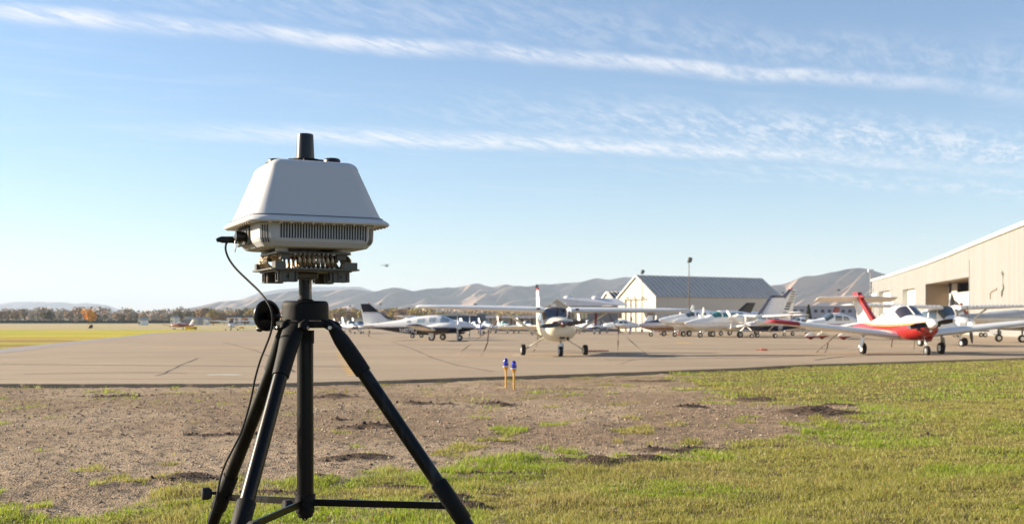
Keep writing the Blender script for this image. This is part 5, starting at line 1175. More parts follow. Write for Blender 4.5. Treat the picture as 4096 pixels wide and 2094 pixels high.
def highwing(label, px, py, heading, sc_=1.0, paint=None, wing_m=None, group=None, Y=None, finm=None, spin=None, tipm=None, tiplen=0, blades=2, ang=None, pm=None, fint=2.72):
    g = G(px, py); Y = Y or g.y; st = [(2.25, .95, 1.30, .22, 2.2), (2.1, .72, 1.42, .46, 2.5), (1.3, .60, 1.52, .56, 2.7), (.9, .56, 1.58, .58, 2.8), (.35, .55, 2.02, .56, 3), (-.9, .56, 2.0, .55, 3), (-1.8, .64, 1.66, .44, 2.6), (-3.2, .82, 1.36, .24, 2.3), (-5.3, 1.0, 1.22, .06, 2)]
    p = Plane(label, XatY(px, Y), Y, heading, st, paint or M['white'], scale=sc_, group=group); wm = wing_m or M['white']
    p.wings(.85, .5, 1.92, 1.6, 1.1, 5.5, 1.6, wm, sweep=.1, t=1.3, brk=.5, tipm=tipm, tiplen=tiplen); p.tail(-4.4, 1.12, .95, 1.75, wm); p.fin(-3.9, 1.2, 1.5, -4.95 if fint > 2 else -4.3, fint, .75, finm or M['white'])
    p.shield(.95, .36, M['glass'], lo=28, hi=152); p.win([((.3, 1.40), (-.4, 1.40), (-.4, 1.80), (.25, 1.82)), ((-.5, 1.40), (-1.2, 1.42), (-1.15, 1.74), (-.5, 1.80))], M['glass'])
    prop(p.root, 2.28, 0, 1.12, .95, blades, random.uniform(0, 3) if ang is None else ang, .14, .3, pm or M['prop'], spin or M['white'])
    for sd in (1, -1):
        p.leg((0, sd * .5, .65), (0, sd * 1.15, .25), .04); wheel(p.root, 0, sd * 1.27, .22, .17); mb = MB(); mb.tube([(.15, sd * .55, .68), (.1, sd * 2.5, 1.9)], .05, 8); mb.build('wing_strut', wm, p.root)
    p.leg((1.5, 0, .62), (1.65, 0, .22), .04); wheel(p.root, 1.65, 0, .2, .15); return p
random.seed(5)
highwing('white high wing plane far away on the taxiway left of the handwheel', 927, 1321, -80, 1.0)
highwing('pale high wing plane parked right behind the white and navy twin', 1668, 1350, -12, 1.0)
Mrd = bands('rust_red_body', [(-1, (.30, .06, .04)), (1.30, (.5, .45, .4))], 0)
lowwing('distant rust red low wing plane beside the yellow airfield sign', 716, 1317, 160, 1.0, Mrd, M['red'])
# row left of and behind the twin
lowwing('distant low wing plane nearest the tripod leg in the far row', 1366, 1327, -60, 1.0, None); lowwing('distant low wing plane in the far row, left of the black topped fin', 1404, 1334, -62, 1.0)
lowwing('distant low wing plane with a navy nose under the black topped fin', 1440, 1332, -64, 1.0, bands('navy_top', [(-1, (.7, .7, .7)), (1.2, (.02, .03, .12))], 0))
# row between the twin and the high wing plane
lowwing('small white plane whose nose peeks out just right of the twin nose', 1905, 1333, -50, .95)
lowwing('small white low wing plane at the left end of the open shelter', 1948, 1331, -68, 1.0, canopy=M['glass_lit']); lowwing('white low wing plane with upright fin in front of the open shelter', 2018, 1332, -72, 1.0, canopy=M['glass_green'], fint=2.6)
lowwing('white low wing plane just left of the high wing plane fin', 2108, 1331, -66, 1.0, canopy=M['glass'])
lowwing('white low wing plane with dark canopy right of the high wing plane nose', 2358, 1335, -70, 1.05, canopy=M['glass'], fint=2.7)
lowwing('mostly hidden white low wing plane behind the nose of the high wing plane', 2310, 1329, -60, .9)
Mwr = bands('white_red_tail', [(-1, (.78, .77, .75))] + [(1.30, (.8, .8, .78))], 0)
p = lowwing('side on white low wing plane with red based tail by the cream hangar', 2478, 1331, 178, 1.15, Mwr, finm=bands('red_base_fin', [(-1, (.22, .014, .02)), (1.42, (.78, .77, .75)), (1.5, (.22, .014, .02)), (1.58, (.80, .79, .77))], 0))

def twin(label, px, py, heading, sc_, paint, finm, Y=None, blades=3, roof=2.25, nose=(4.0, 1.35), fin=(-5.0, 3.5), windows='round', propm=None, engz=1.35, wingm=None, tip=True, finc=(2.6, 1.0), wlow=.85, stab=1.55, glassm=None):
    g = G(px, py); Y = Y or g.y; nx, nz = nose
    st = [(nx, nz - .06, nz + .06, .06, 2), (nx - .12, nz - .18, nz + .12, .15, 2.1), (nx - .7, nz - .42, nz + .28, .34, 2.3), (nx - 1.5, max(.66, nz - .66), nz + .44, .50, 2.4), (nx - 2.2, .64, nz + .56, .60, 2.5), (1.6, .60, 1.98 * roof / 2.25, .66, 2.6), (1.35, .60, 2.0 * roof / 2.25, .68, 2.6), (.75, .60, roof, .70, 2.6), (-.8, .60, roof + .02, .70, 2.6), (-2.2, .72, roof - .12, .60, 2.5), (-3.6, .98, roof - .35, .40, 2.3), (-5.2, 1.25, roof - .55, .20, 2.1), (-6.3, 1.42, roof - .65, .06, 2)]
    p = Plane(label, XatY(px, Y), Y, heading, st, paint, scale=sc_, name='twin_engine_airplane'); wm = wingm or M['white']
    p.wings(.25, .5, wlow, 2.0, 1.2, 6.1, 5, wm, sweep=.3, t=1.5); p.tail(-5.0, stab, 1.15, 2.5, wm, .8, .3)
    p.fin(-3.9, roof - .5, finc[0], fin[0] - .6, fin[1], finc[1], finm)
    gm = glassm or M['glass']
    p.shield(1.72, .95, gm, lo=30, hi=150, side_in=.15)
    p.win([((1.30, roof - .60), (.82, roof - .60), (.80, roof - .25), (1.05, roof - .22))], gm)
    if windows == 'round':
        for i in range(4):
            x = .45 - i * .75; p.win([((x + .2, roof - .58), (x - .2, roof - .58), (x - .17, roof - .26), (x + .17, roof - .26))], M['glass'])
    elif windows == 'square':
        for i in range(3):
            x = .35 - i * .85; p.win([((x + .3, roof - .60), (x - .3, roof - .60), (x - .28, roof - .22), (x + .28, roof - .22))], gm)
    for sd in (1, -1):
        fe = Fus([(2.3, engz - .18, engz + .16, .18, 2.2), (2.15, engz - .32, engz + .24, .30, 2.4), (1.4, engz - .46, engz + .28, .36, 2.5), (.3, engz - .45, engz + .22, .34, 2.4), (-1.0, engz - .35, engz + .05, .22, 2.2), (-2.0, engz - .22, engz - .1, .05, 2)])
        n = fe.mesh(20).build('engine_nacelle', paint if windows != 'square' else wm, p.root); n.location = (-1.45, sd * 2.25, 0)
        prop(n, 2.36, 0, engz, 1.0, blades, math.radians(90 + 30 * sd + 17 * sc_), .17, .38, propm or M['propwhite'], M['white'], w=.17)
        if tip:
            fe = Fus([(1.5, 1.40, 1.46, .04, 2), (1.1, 1.24, 1.62, .2, 2), (0, 1.20, 1.66, .23, 2), (-1.2, 1.34, 1.56, .10, 2), (-1.7, 1.44, 1.48, .02, 2)]); o = fe.mesh(14).build('tip_tank', wm, p.root); o.location = (0, sd * 6.2, 0)
        p.leg((-.1, sd * 2.1, .9), (-.1, sd * 2.1, .28), .06, M['alu']); wheel(p.root, -.1, sd * 2.1, .30, .2)
    p.leg((2.6, 0, .72), (2.7, 0, .28), .06, M['alu']); wheel(p.root, 2.7, 0, .25, .17); mb = MB(); mb.prism([(2.35, .34), (2.6, .34), (2.62, .72), (2.4, .72)], .2, .22); mb.build('gear_door', M['white'], p.root)
    return p
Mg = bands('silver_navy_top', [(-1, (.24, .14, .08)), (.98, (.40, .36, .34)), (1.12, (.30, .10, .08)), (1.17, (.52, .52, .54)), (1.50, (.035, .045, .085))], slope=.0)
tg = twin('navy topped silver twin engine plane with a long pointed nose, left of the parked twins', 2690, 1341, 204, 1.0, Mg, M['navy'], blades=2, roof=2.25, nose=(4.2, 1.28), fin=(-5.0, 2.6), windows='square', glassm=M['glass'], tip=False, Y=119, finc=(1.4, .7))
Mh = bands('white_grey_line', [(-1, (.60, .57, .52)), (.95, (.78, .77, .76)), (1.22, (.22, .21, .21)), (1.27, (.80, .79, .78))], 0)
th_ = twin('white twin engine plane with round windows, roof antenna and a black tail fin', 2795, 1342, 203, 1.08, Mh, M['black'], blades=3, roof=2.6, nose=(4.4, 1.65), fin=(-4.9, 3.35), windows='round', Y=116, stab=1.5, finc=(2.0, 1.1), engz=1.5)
mb = MB(); mb.prism([(.5, 2.60), (.95, 2.60), (.75, 3.1), (.55, 3.1)], -.03, .03); mb.build('antenna', M['white'], th_.root)
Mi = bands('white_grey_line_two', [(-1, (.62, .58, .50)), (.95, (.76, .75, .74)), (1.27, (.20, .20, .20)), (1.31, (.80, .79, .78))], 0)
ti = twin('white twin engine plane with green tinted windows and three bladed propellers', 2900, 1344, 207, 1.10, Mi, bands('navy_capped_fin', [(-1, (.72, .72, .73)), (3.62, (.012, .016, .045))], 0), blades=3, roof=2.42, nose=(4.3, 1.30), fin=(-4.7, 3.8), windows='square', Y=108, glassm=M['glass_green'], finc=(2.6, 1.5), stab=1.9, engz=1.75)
mb = MB(); mb.prism([(-3.75, 2.15), (-5.15, 3.80), (-5.3, 3.80), (-3.98, 2.15)], -.11, .11); mb.build('fin_leading_edge', M['navy'], ti.root)
# big striped tail behind
Mk = M['white']
tk = twin('large white twin with tall striped tail fin, navy along its leading edge', 2968, 1338, 210, 1.18, bands('white_blue_line', [(-1, (.30, .32, .38)), (1.2, (.74, .74, .75)), (1.5, (.20, .04, .05)), (1.54, (.78, .78, .79))], 0), M['white'], Y=130, roof=2.5, nose=(4.2, 1.4), fin=(-5.8, 4.75), windows='round', finc=(2.75, .85), stab=2.35)
mb = MB(); mb.prism([(-2.9, 2.3), (-3.85, 2.62), (-6.36, 4.77), (-6.62, 4.77), (-4.55, 2.75), (-4.1, 2.2)], -.17, .17); mb.build('fin_leading_edge', M['navy'], tk.root)
for i in range(8):
    z = 2.62 + i * .26; ch = 2.75 - (z - 2.0) / 2.75 * 1.9; x = -3.9 - (z - 2.0) / 2.75 * 2.5 - .42 * ch; mb = MB(); wq = (.42 if i > 2 else .30) * ch; mb.prism([(x, z), (x - wq, z), (x - wq - .1, z + (.10 if i > 2 else .18)), (x - .06, z + (.10 if i > 2 else .18))], -.16, .16); mb.build('fin_stripe', M['prop'] if i > 2 else M['navy'], tk.root)
mb = MB(); mb.lathe([(.12, 0), (.12, .08), (.05, .16)], 12, M=TR((-6.6, 0, 4.78))); mb.build('beacon', M['beacon'], tk.root)
# navy-bellied high wing plane
Mj = bands('white_over_deep_navy', [(-1, (.010, .012, .05)), (1.10, (.80, .79, .78)), (1.14, (.30, .05, .05)), (1.17, (.75, .74, .73)), (1.24, (.2, .2, .24)), (1.27, (.80, .79, .78))], slope=-.0)
Mwt = M['white']
tj = highwing('white high wing plane with navy belly, round emblem and red banded wing tips', 3064, 1348, 208, 1.06, Mj, Y=104, blades=3, ang=math.radians(92), pm=M['propwhite'], finm=M['navy'], fint=1.55)
for sd in (1, -1):
    w = foil([(.78, sd * 3.9, 2.01, 1.30, 1.2), (.77, sd * 4.5, 2.03, 1.24, 1.2)]); w.build('wing_band', M['red'], tj.root)
# round emblem on the belly side
for sd in (-1, 1):
    mb = MB(); n = 20
    for k, (r0, r1, mi) in enumerate(((.0, .10, 0), (.10, .20, 1), (.20, .27, 0))):
        vs = []
        for i in range(n):
            a = 2*math.pi*i/n
            for rr in (max(r0, .002), r1):
                x = -1.25 + rr * math.cos(a) * (1 if k else 1); z = .92 + rr * math.sin(a); t = tj.f.th(x, z); t = math.pi - t if sd < 0 else t; vs.append(tuple(tj.f.pt(x, t, .014)))
        mb.add(vs, [(2*i, 2*i+1, (2*i+3) % (2*n), (2*i+2) % (2*n)) for i in range(n)], mi)
    mb.build('emblem', [M['white'], M['bluepost']], tj.root)
# white and red striped plane behind the red wing, wheel fairings, red tail
M['pants'] = bands('white_red_fairing', [(-1, (.30, .02, .02)), (.22, (.80, .79, .76))], 0)
Ml = bands('white_red_line', [(-1, (.70, .68, .63)), (1.0, (.30, .02, .02)), (1.07, (.74, .75, .76))], 0)
lowwing('white low wing plane with dark red stripe and wheel fairings behind the red tipped wing', 3330, 1356, 196, 1.22, Ml, gear='pants', canopy=M['glass'], finm=M['white'], fint=1.6)
p = lowwing('plane with a dark red tail fin carrying small pale marks, behind the T tail', 3198, 1342, 196, 1.15, Ml, finm=bands('rusty_red_fin', [(-1, (.22, .014, .02))] + [(5, (.22, .014, .02))], 0), fint=2.85)
for i in range(3):
    mb = MB(); mb.prism([(-3.75 + i * .1, 1.6 + i * .28), (-4.0 + i * .05, 1.6 + i * .28), (-4.0 + i * .05, 1.72 + i * .28), (-3.8 + i * .1, 1.72 + i * .28)], -.12, .12); mb.build('fin_marking', M['white'], p.root)
# planes at the far right
pn = highwing('white high wing plane with a ribbed wing behind the red and white T tail plane', 3770, 1372, -76, 1.08, None, Y=60)
mb = MB()
for i in range(46):
    y = -5.4 + i * .235
    if abs(y) > .6: mb.box((.84 - .1 * max(0, (abs(y) - .5)) / 5, y, 1.985 + abs(y) * .028), (.02, .05, .10))
mb.build('wing_rib', M['dullalu'], pn.root)
st = [(6.6, 1.5, 1.62, .06, 2), (6.3, 1.2, 1.8, .35, 2.3), (5.4, .95, 2.1, .6, 2.5), (4.4, .8, 2.2, .72, 2.6), (2.6, .75, 2.35, .75, 2.6), (1.0, .9, 2.45, .7, 2.5), (-1.5, 1.25, 2.2, .5, 2.4), (-3.4, 1.55, 2.05, .26, 2.2), (-4.4, 1.7, 1.95, .06, 2)]
Mz = bands('grey_over_cream', [(-1, (.66, .60, .50)), (1.78, (.30, .33, .37)), (1.88, (.34, .37, .41))], 0)
Yz = 76.0
pz = Plane('weathered grey and cream plane with leaf shaped red edged fin, at the right edge', XatY(4010, Yz), Yz, 6, st, Mz, scale=.93)
mb = MB(); mb.prism([(-3.0, 1.5), (-3.45, 1.2), (-3.7, 1.6), (-4.2, 2.6), (-4.15, 3.1), (-4.0, 3.75), (-3.85, 3.2), (-3.55, 3.0), (-3.1, 2.4), (-2.85, 1.9)], -.06, .06)
mb.build('fin', mat('grey_fin', (.26, .28, .31), .5, 0, .2, 2, dirt=(.5, .5, .5)), pz.root)
mb = MB(); mb.prism([(-3.75, 3.0), (-4.0, 3.72), (-4.12, 3.1), (-3.95, 2.7)], -.075, .075); mb.build('fin_tip', M['prop'], pz.root)
mb = MB(); mb.prism([(-3.35, 2.9), (-3.2, 2.95), (-2.75, 2.2), (-2.6, 1.45), (-2.8, 1.35), (-2.9, 2.1)], -.08, .08); mb.build('fin_stripe', M['red'], pz.root)
mb = MB(); mb.prism([(-3.6, 2.1), (-3.1, 2.3), (-2.9, 1.45), (-3.3, 1.3)], -.072, .072); mb.build('fin_panel', M['white'], pz.root)
pz.wings(1.4, .6, 1.0, 1.9, 1.3, 6.5, 4, M['dullalu'], sweep=.2); pz.tail(-3.2, 1.75, 1.1, 1.9, M['dullalu'])
for sd in (1, -1): pz.leg((.6, sd * 1.7, 1.1), (.6, sd * 1.7, .3), .06, M['black']); wheel(pz.root, .6, sd * 1.7, .3, .2)
pz.leg((4.6, 0, 1.0), (4.6, 0, .3), .06, M['black']); wheel(pz.root, 4.6, 0, .26, .18)
pz.win([((4.6, 1.65), (3.6, 1.65), (3.6, 2.05), (4.3, 2.05))], M['glass'])
# dark equipment trolley under the right wing
g = G(3880, 1347); root = empty('equipment_trolley', g, .1, 'low dark brown equipment trolley standing under the right wing of the red plane', 'trolley'); 
mb = MB(); mb.box((0, 0, .62), (3.6, 1.1, .14)); mb.box((-.5, 0, .9), (1.3, .8, .45)); mb.box((.9, 0, .85), (.9, .7, .35)); mb.build('deck', M['spinner_dark'], root)
for x in (-1.4, 1.4):
    for y in (-.45, .45): wheel(root, x, y, .24, .14)
# ------------------------------------------------------------------ tripod and radar unit
ZT = 3.73; XC = -1011 / K * ZT        # column axis
S_ = K / ZT
def rz_(py): return (HZ - py) / S_    # height above the eye at the column
M['tri'] = mat('black_anodised', (.0042, .0040, .0040), .34, .08, .18, 3, spec=.28, bump=.02, bscale=200, dirt=(.035, .034, .033), dscale=14, dlo=.56, dhi=.72, stretch=(1, 1, .12))
M['tricast'] = mat('black_casting', (.006, .006, .006), .6, 0, .15, 20, spec=.22, bump=.25, bscale=320, dirt=(.05, .045, .04), dscale=20, dlo=.66, dhi=.72)
M['worn'] = mat('worn_black_tube', (.016, .015, .014), .35, .4, .2, 6, dirt=(.34, .28, .22), dscale=26, dlo=.56, dhi=.62)
M['bronze'] = mat('wire_rope', (.34, .26, .17), .35, .9, .25, 60)
M['steelbar'] = mat('brushed_bar', (.36, .33, .29), .4, .8, .12, 30)
M['olive'] = mat('olive_anodised', (.105, .094, .078), .42, .35, .1, 20)
M['shell'] = mat('matt_white_shell', (.54, .54, .545), .55, 0, .03, 3, spec=.3, dirt=(.44, .42, .39), dscale=2.2, dlo=.55, dhi=.9, bump=.02, bscale=500)
M['shell2'] = mat('light_grey_casting', (.44, .45, .47), .5, 0, .03, 5, bump=.04, bscale=400)
M['slot'] = mat('dark_slot', (.02, .02, .022), .7, 0, .1, 5)
M['bolt'] = mat('bolt_head', (.45, .36, .26), .35, .9, .1, 30)
GZ = float(gz(ZT)) - CZ                # ground below the eye
tri = empty('tripod', (XC, ZT, CZ), 0, 'black heavy tripod with a handwheel carrying the radar unit in the foreground', 'tripod')
# column above the head
mb = MB(); mb.tube([(0, 0, rz_(1212)), (0, 0, rz_(1075))], .0218, 28); mb.lathe([(.026, rz_(1206)), (.028, rz_(1199)), (.024, rz_(1196))], 28); col = mb.build('column', M['worn'], tri)
mb = MB()
for i in range(60): mb.box((.0175, -.0115, rz_(1082) - i * .0017), (.006, .006, .0008))
mb.build('gear_rack', M['steelbar'], col)
# round head
z0, z1 = rz_(1281), rz_(1203)
mb = MB(); R_ = .0785; mb.lathe([(.001, z0), (R_ * 1.0, z0), (R_, z0 + .004), (R_, z1 - .018), (R_ * .985, z1 - .009), (R_ * .93, z1 - .002), (R_ * .84, z1), (.001, z1 + .001)], 48); head = mb.build('head', M['tricast'], tri)
# plate with three arms
LEG = {'right': (math.radians(-6), 1.0), 'left': (math.radians(138), 1.0), 'front': (math.radians(260), 1.0)}
zp0, zp1 = rz_(1322), rz_(1283)
mb = MB()
def hexring(z, r): return [(r * math.cos(a) * (1.08 if i % 2 == 0 else 1), r * math.sin(a) * (1.08 if i % 2 == 0 else 1), z) for i, a in enumerate([k * math.pi / 6 for k in range(12)])]
mb.loft([hexring(zp0 + .01, .078), hexring(zp0 + .014, .092), hexring(zp1 - .003, .094), hexring(zp1, .088)], 0, False); mb.build('plate', M['tricast'], tri)
def legaxis(key):
    a, _ = LEG[key]; d = Vector((math.cos(a), math.sin(a), 0)); top = d * .098 + Vector((0, 0, rz_(1310)))
    rfoot = {'right': .93, 'left': .90, 'front': .88}[key]; foot = d * rfoot + Vector((0, 0, GZ)); return d, top, foot
for key in LEG:
    d, top, foot = legaxis(key); ax = (foot - top).normalized(); side = Vector((-d.y, d.x, 0)); L_ = (foot - top).length
    # clevis on the plate
    mb = MB()
    for sg in (1, -1):
        c = d * .098 + side * sg * .032; mb.tube([c + Vector((0, 0, zp1 - .004)) - d * .03, c + Vector((0, 0, (zp0 + zp1) / 2)), c + d * .012 + Vector((0, 0, zp0 + .006))], [.013, .016, .011], 10)
    mb.tube([d * .104 + side * .052 + Vector((0, 0, rz_(1309))), d * .104 - side * .052 + Vector((0, 0, rz_(1309)))], .0085, 12)
    cl = mb.build('leg_bracket', M['tricast'], tri)
    mb = MB()
    for sg in (1, -1): 
        q = d * .104 + side * sg * .050 + Vector((0, 0, rz_(1309))); mb.tube([q, q + side * sg * .006], .0068, 6)
    mb.build('bolt', M['steel'], cl)
    up = ax.cross(side)
    # leg: cast socket, tube, lower sleeve, thinner inner tube, foot
    mb = MB(); mb.tube([top + ax * .055, top + ax * (L_ * .62)], .0232, 24); lg = mb.build('leg', M['tri'], tri)
    rings = []
    for t, a_, b_ in ((-.012, .030, .012), (.01, .036, .019), (.05, .036, .026), (.10, .031, .028), (.150, .0285, .0285), (.185, .0275, .0275), (.187, .0245, .0245)):
        rings.append([tuple(top + ax * t + side * (a_ * math.cos(q)) + up * (b_ * math.sin(q))) for q in [2 * math.pi * k / 24 for k in range(24)]])
    mb = MB(); mb.loft(rings, 0, True); mb.build('leg_socket', M['tricast'], lg)
    # sleeve at the height of the spreader
    ts = (rz_(1245 * D) + .012 - top.z) / ax.z if key != 'left' else (rz_(1245*D) - .02 - top.z) / ax.z
    mb = MB(); mb.tube([top + ax * (ts - .05), top + ax * (ts - .046), top + ax * (ts + .105), top + ax * (ts + .11)], [.0255, .029, .029, .025], 24); mb.build('leg_sleeve', M['tricast'], lg)
    mb = MB(); mb.tube([top + ax * (ts + .1), foot - ax * .03], .0195, 20); mb.build('lower_tube', M['tri'], lg)
    mb = MB(); mb.tube([foot - ax * .06, foot - ax * .01, foot + ax * .03], [.026, .028, .004], 16); mb.build('foot', M['rubber'], lg)
    # clamp knob
    ks = top + ax * (ts + .03); kd = {'left': Vector((-.92, -.38, 0)), 'right': Vector((.2, .98, 0)), 'front': Vector((.62, -.5, 0))}[key].normalized()
    if key != 'right':
        mb = MB(); mb.tube([ks + kd * .02, ks + kd * .055], .006, 10); mb.tube([ks + kd * .045, ks + kd * .052, ks + kd * .058, ks + kd * .078, ks + kd * .082], [.014, .021, .0235, .0235, .019], 10); mb.build('clamp_knob', M['rubber'], tri)
    # spreader bar from hub to sleeve
    hub = Vector((0, 0, rz_(1262 * D))); end = top + ax * (ts + .05); hd = Vector((end.x, end.y, 0)).normalized(); a0 = hub + hd * .035; a1 = Vector((end.x, end.y, end.z + .003)) - hd * .024
    if key == 'left': a1.z = end.z
    t_ = (a1 - a0).normalized(); sd_ = Vector((-hd.y, hd.x, 0)); u_ = sd_.cross(t_); mb = MB()
    ring = lambda c: [tuple(c + sd_ * (i * .004) + u_ * (j * .0115)) for i, j in ((-1, -1), (1, -1), (1, 1), (-1, 1))]
    mb.loft([ring(a0), ring(a1)], 0, False); bar = mb.build('spreader_bar', M['tri'], tri)
    mb = MB()
    for c in (a0 + t_ * .004, a1 - t_ * .004): mb.tube([c - sd_ * .011, c + sd_ * .011], .0085, 12)
    mb.build('pivot', M['tricast'], bar)
    mb = MB(); b0 = a1 - t_ * .004; mb.tube([b0, b0 + hd * .02], [.014, .018], 8); mb.build('lug', M['tricast'], bar)
# main column below the head and its lower end
mb = MB(); mb.tube([(0, 0, zp0 + .012), (0, 0, rz_(1300))], .035, 28); mb.tube([(0, 0, rz_(1372)), (0, 0, rz_(1320))], .030, 28); mb.build('collar', M['tricast'], tri)
mb = MB(); mb.tube([(0, 0, rz_(1985)), (0, 0, rz_(1650)), (0, 0, rz_(1649)), (0, 0, rz_(1330))], [.0282, .0282, .0272, .0272], 32); mb.build('centre_column', M['tri'], tri)
mb = MB(); mb.tube([(0, 0, rz_(2022)), (0, 0, rz_(1975))], .0335, 32)
mb.tube([(0, 0, rz_(2030)), (0, 0, rz_(2028)), (0, 0, rz_(2022))], [.029, .031, .031], 32); mb.tube([(0, 0, rz_(2048)), (0, 0, rz_(2045)), (0, 0, rz_(2030))], [.030, .0315, .0315], 32)
mb.tube([(0, 0, rz_(2066)), (0, 0, rz_(2060)), (0, 0, rz_(2048))], [.022, .0265, .0265], 32)
mb.prism([(-.017, rz_(2064)), (.017, rz_(2064)), (.003, rz_(2080)), (-.003, rz_(2080))], -.003, .003); hb = mb.build('spreader_hub', M['tricast'], tri)
mb = MB(); mb.tube([(0, -.0036, rz_(2072)), (0, .0036, rz_(2072))], .0025, 10); mb.build('eyelet', M['steel'], hb)
kp = Vector((-.035, -.045, rz_(1262 * D) - .004)); kd = Vector((-.8, -.6, 0)); mb = MB(); mb.tube([kp + Vector((.02, .02, 0)), kp], .006, 8); mb.tube([kp, kp + kd * .006, kp + kd * .026, kp + kd * .03], [.016, .022, .022, .018], 9); mb.build('clamp_knob', M['rubber'], tri)
# handwheel
hw_n = Vector((.80, -.60, 0)).normalized(); wc = Vector((-.146, .055, rz_(793 * D)))
def disc_mat(c, n):
    z = n; x = Vector((0, 0, 1)).cross(z).normalized(); y = z.cross(x); m = Matrix.Identity(4)
    for i in range(3): m[i][0] = x[i]; m[i][1] = y[i]; m[i][2] = z[i]; m[i][3] = c[i]
    return m
DM = disc_mat(wc, hw_n)
mb = MB(); mb.lathe([(.001, -.010), (.040, -.011), (.051, -.009), (.0545, -.002), (.0545, .004), (.051, .009), (.044, .009), (.042, .002), (.012, -.001), (.0119, .006), (.014, .008), (.014, .022), (.009, .024), (.001, .024)], 48, M=DM); hw = mb.build('handwheel', M['tri'], tri)
mb = MB(); mb.tube([wc + hw_n * .02, Vector((-.060, -.012, wc.z - .002))], .0065, 14); mb.tube([wc + hw_n * .022, wc + hw_n * .034], .010, 14); mb.build('shaft', M['tri'], hw)
hp = wc + (DM.to_3x3() @ Vector((-.010, -.047, 0))); mb = MB(); mb.tube([hp - hw_n * .008, hp - hw_n * .022, hp - hw_n * .034], [.005, .010, .009], 12); mb.build('handle', M['tri'], hw)

# ---- radar unit
RA = math.radians(27.7)
rad = empty('radar_unit', (XC, ZT, CZ), RA, 'light grey box shaped radar unit with vented base on top of the tripod', 'radar unit')
def rsq(h, r, z, n=6, w=None):
    pts = []
    for cx, cy, a0 in ((1, -1, -90), (1, 1, 0), (-1, 1, 90), (-1, -1, 180)):
        for k in range(n + 1):
            a = math.radians(a0 + 90 * k / n); pts.append((cx * (h - r) + r * math.cos(a), cy * (h - r) + r * math.sin(a), z))
    return pts
def choct(h, c, z, b=.010):
    """square with chamfered corners, each corner slightly eased"""
    P = []
    for i in range(4):
        a = math.radians(90 * i); ca, sa = math.cos(a), math.sin(a)
        for x, y in ((h - c - b, -h), (h - c + b * .5, -h + b * .25), (h - b * .25, -h + c - b * .5), (h, -h + c + b)):
            P.append((x * ca - y * sa, x * sa + y * ca, z))
    return P
zf = .3195
# flange
mb = MB(); mb.loft([rsq(.222, .05, zf - .012, 8), rsq(.2345, .062, zf - .014, 8), rsq(.238, .065, zf - .009, 8), rsq(.236, .063, zf - .004, 8), rsq(.228, .06, zf + .003, 8), rsq(.218, .06, zf + .009, 8)], 0, True); mb2 = MB(); mb2.loft([rsq(.2195, .060, zf + .009, 8), rsq(.2200, .060, zf + .0115, 8), rsq(.2165, .058, zf + .0125, 8)], 0, False)
for i in range(4):
    a = math.radians(90 * i)
    for k in range(11):
        x = -.17 + .034 * k; p0 = Matrix.Rotation(a, 3, 'Z') @ Vector((x, -.2255, 0)); mb.lathe([(.0042, zf - .0185), (.0046, zf - .014)], 8, 1, M=TR((p0.x, p0.y, 0)))
fl = mb.build('flange', [M['shell'], M['bolt']], rad); mb2.build('seam', mat('seam_sealant', (.16, .16, .165), .6), fl)
# dome: rounded frustum
rings = []
zt_ = .521; zb_ = zf + .012
for u in np.linspace(0, 1, 9): rings.append(rsq(.2135 - (.2135 - .150) * u, .062 - .030 * u, zb_ + (zt_ - .030 - zb_) * u, 8))
for k in range(1, 8):
    a = math.radians(90 * k / 7); e = .030; rings.append(rsq(.150 - e * (1 - math.cos(a)) - .004 * k / 7 - (.004 if k == 7 else 0), max(.010, .032 - e * (1 - math.cos(a)) * .7), zt_ - e + e * math.sin(a), 8))
rings[0] = rsq(.2155, .0635, zb_, 8)
rings.append(rsq(.06, .012, zt_ + .0022, 8)); mb = MB(); mb.loft(rings, 0, True); mb.build('dome', M['shell'], rad)
# mast antenna and caps on top
zt0 = zt_ + .001
mb = MB(); mb.lathe([(.060, zt0 - .004), (.060, zt0 + .006), (.054, zt0 + .010), (.050, zt0 + .018), (.035, zt0 + .020)], 36)
for k in range(6):
    a = k * math.pi / 3 + .3; mb.box((.058 * math.cos(a), .058 * math.sin(a), zt0 + .010), (.016, .014, .012), bev=.002)
bs = mb.build('antenna_base', M['tricast'], rad)
mb = MB(); mb.lathe([(.0315, zt0 + .018), (.0305, zt0 + .030), (.0275, zt0 + .100), (.0265, zt0 + .104), (.024, zt0 + .1055), (.001, zt0 + .106)], 36); mb.build('antenna_mast', M['black'], bs)
mb = MB(); mb.lathe([(.036, 0), (.036, .003), (.028, .004), (.0275, .012), (.026, .016), (.021, .019), (.001, .0195)], 28, M=TR((.072, -.076, zt_ - .001))); mb.build('top_cap', M['black'], rad)
mb = MB(); mb.lathe([(.036, 0), (.036, .003), (.028, .004), (.0275, .011), (.026, .014), (.021, .016), (.001, .0165)], 28, M=TR((-.098, .002, zt_ - .001))); mb.build('top_cap', M['black'], rad)
mb = MB(); mb.lathe([(.040, 0), (.040, .003), (.030, .005), (.001, .006)], 28, M=TR((-.04, -.05, zt_ + .001))); mb.build('cable_gland', M['black'], rad)
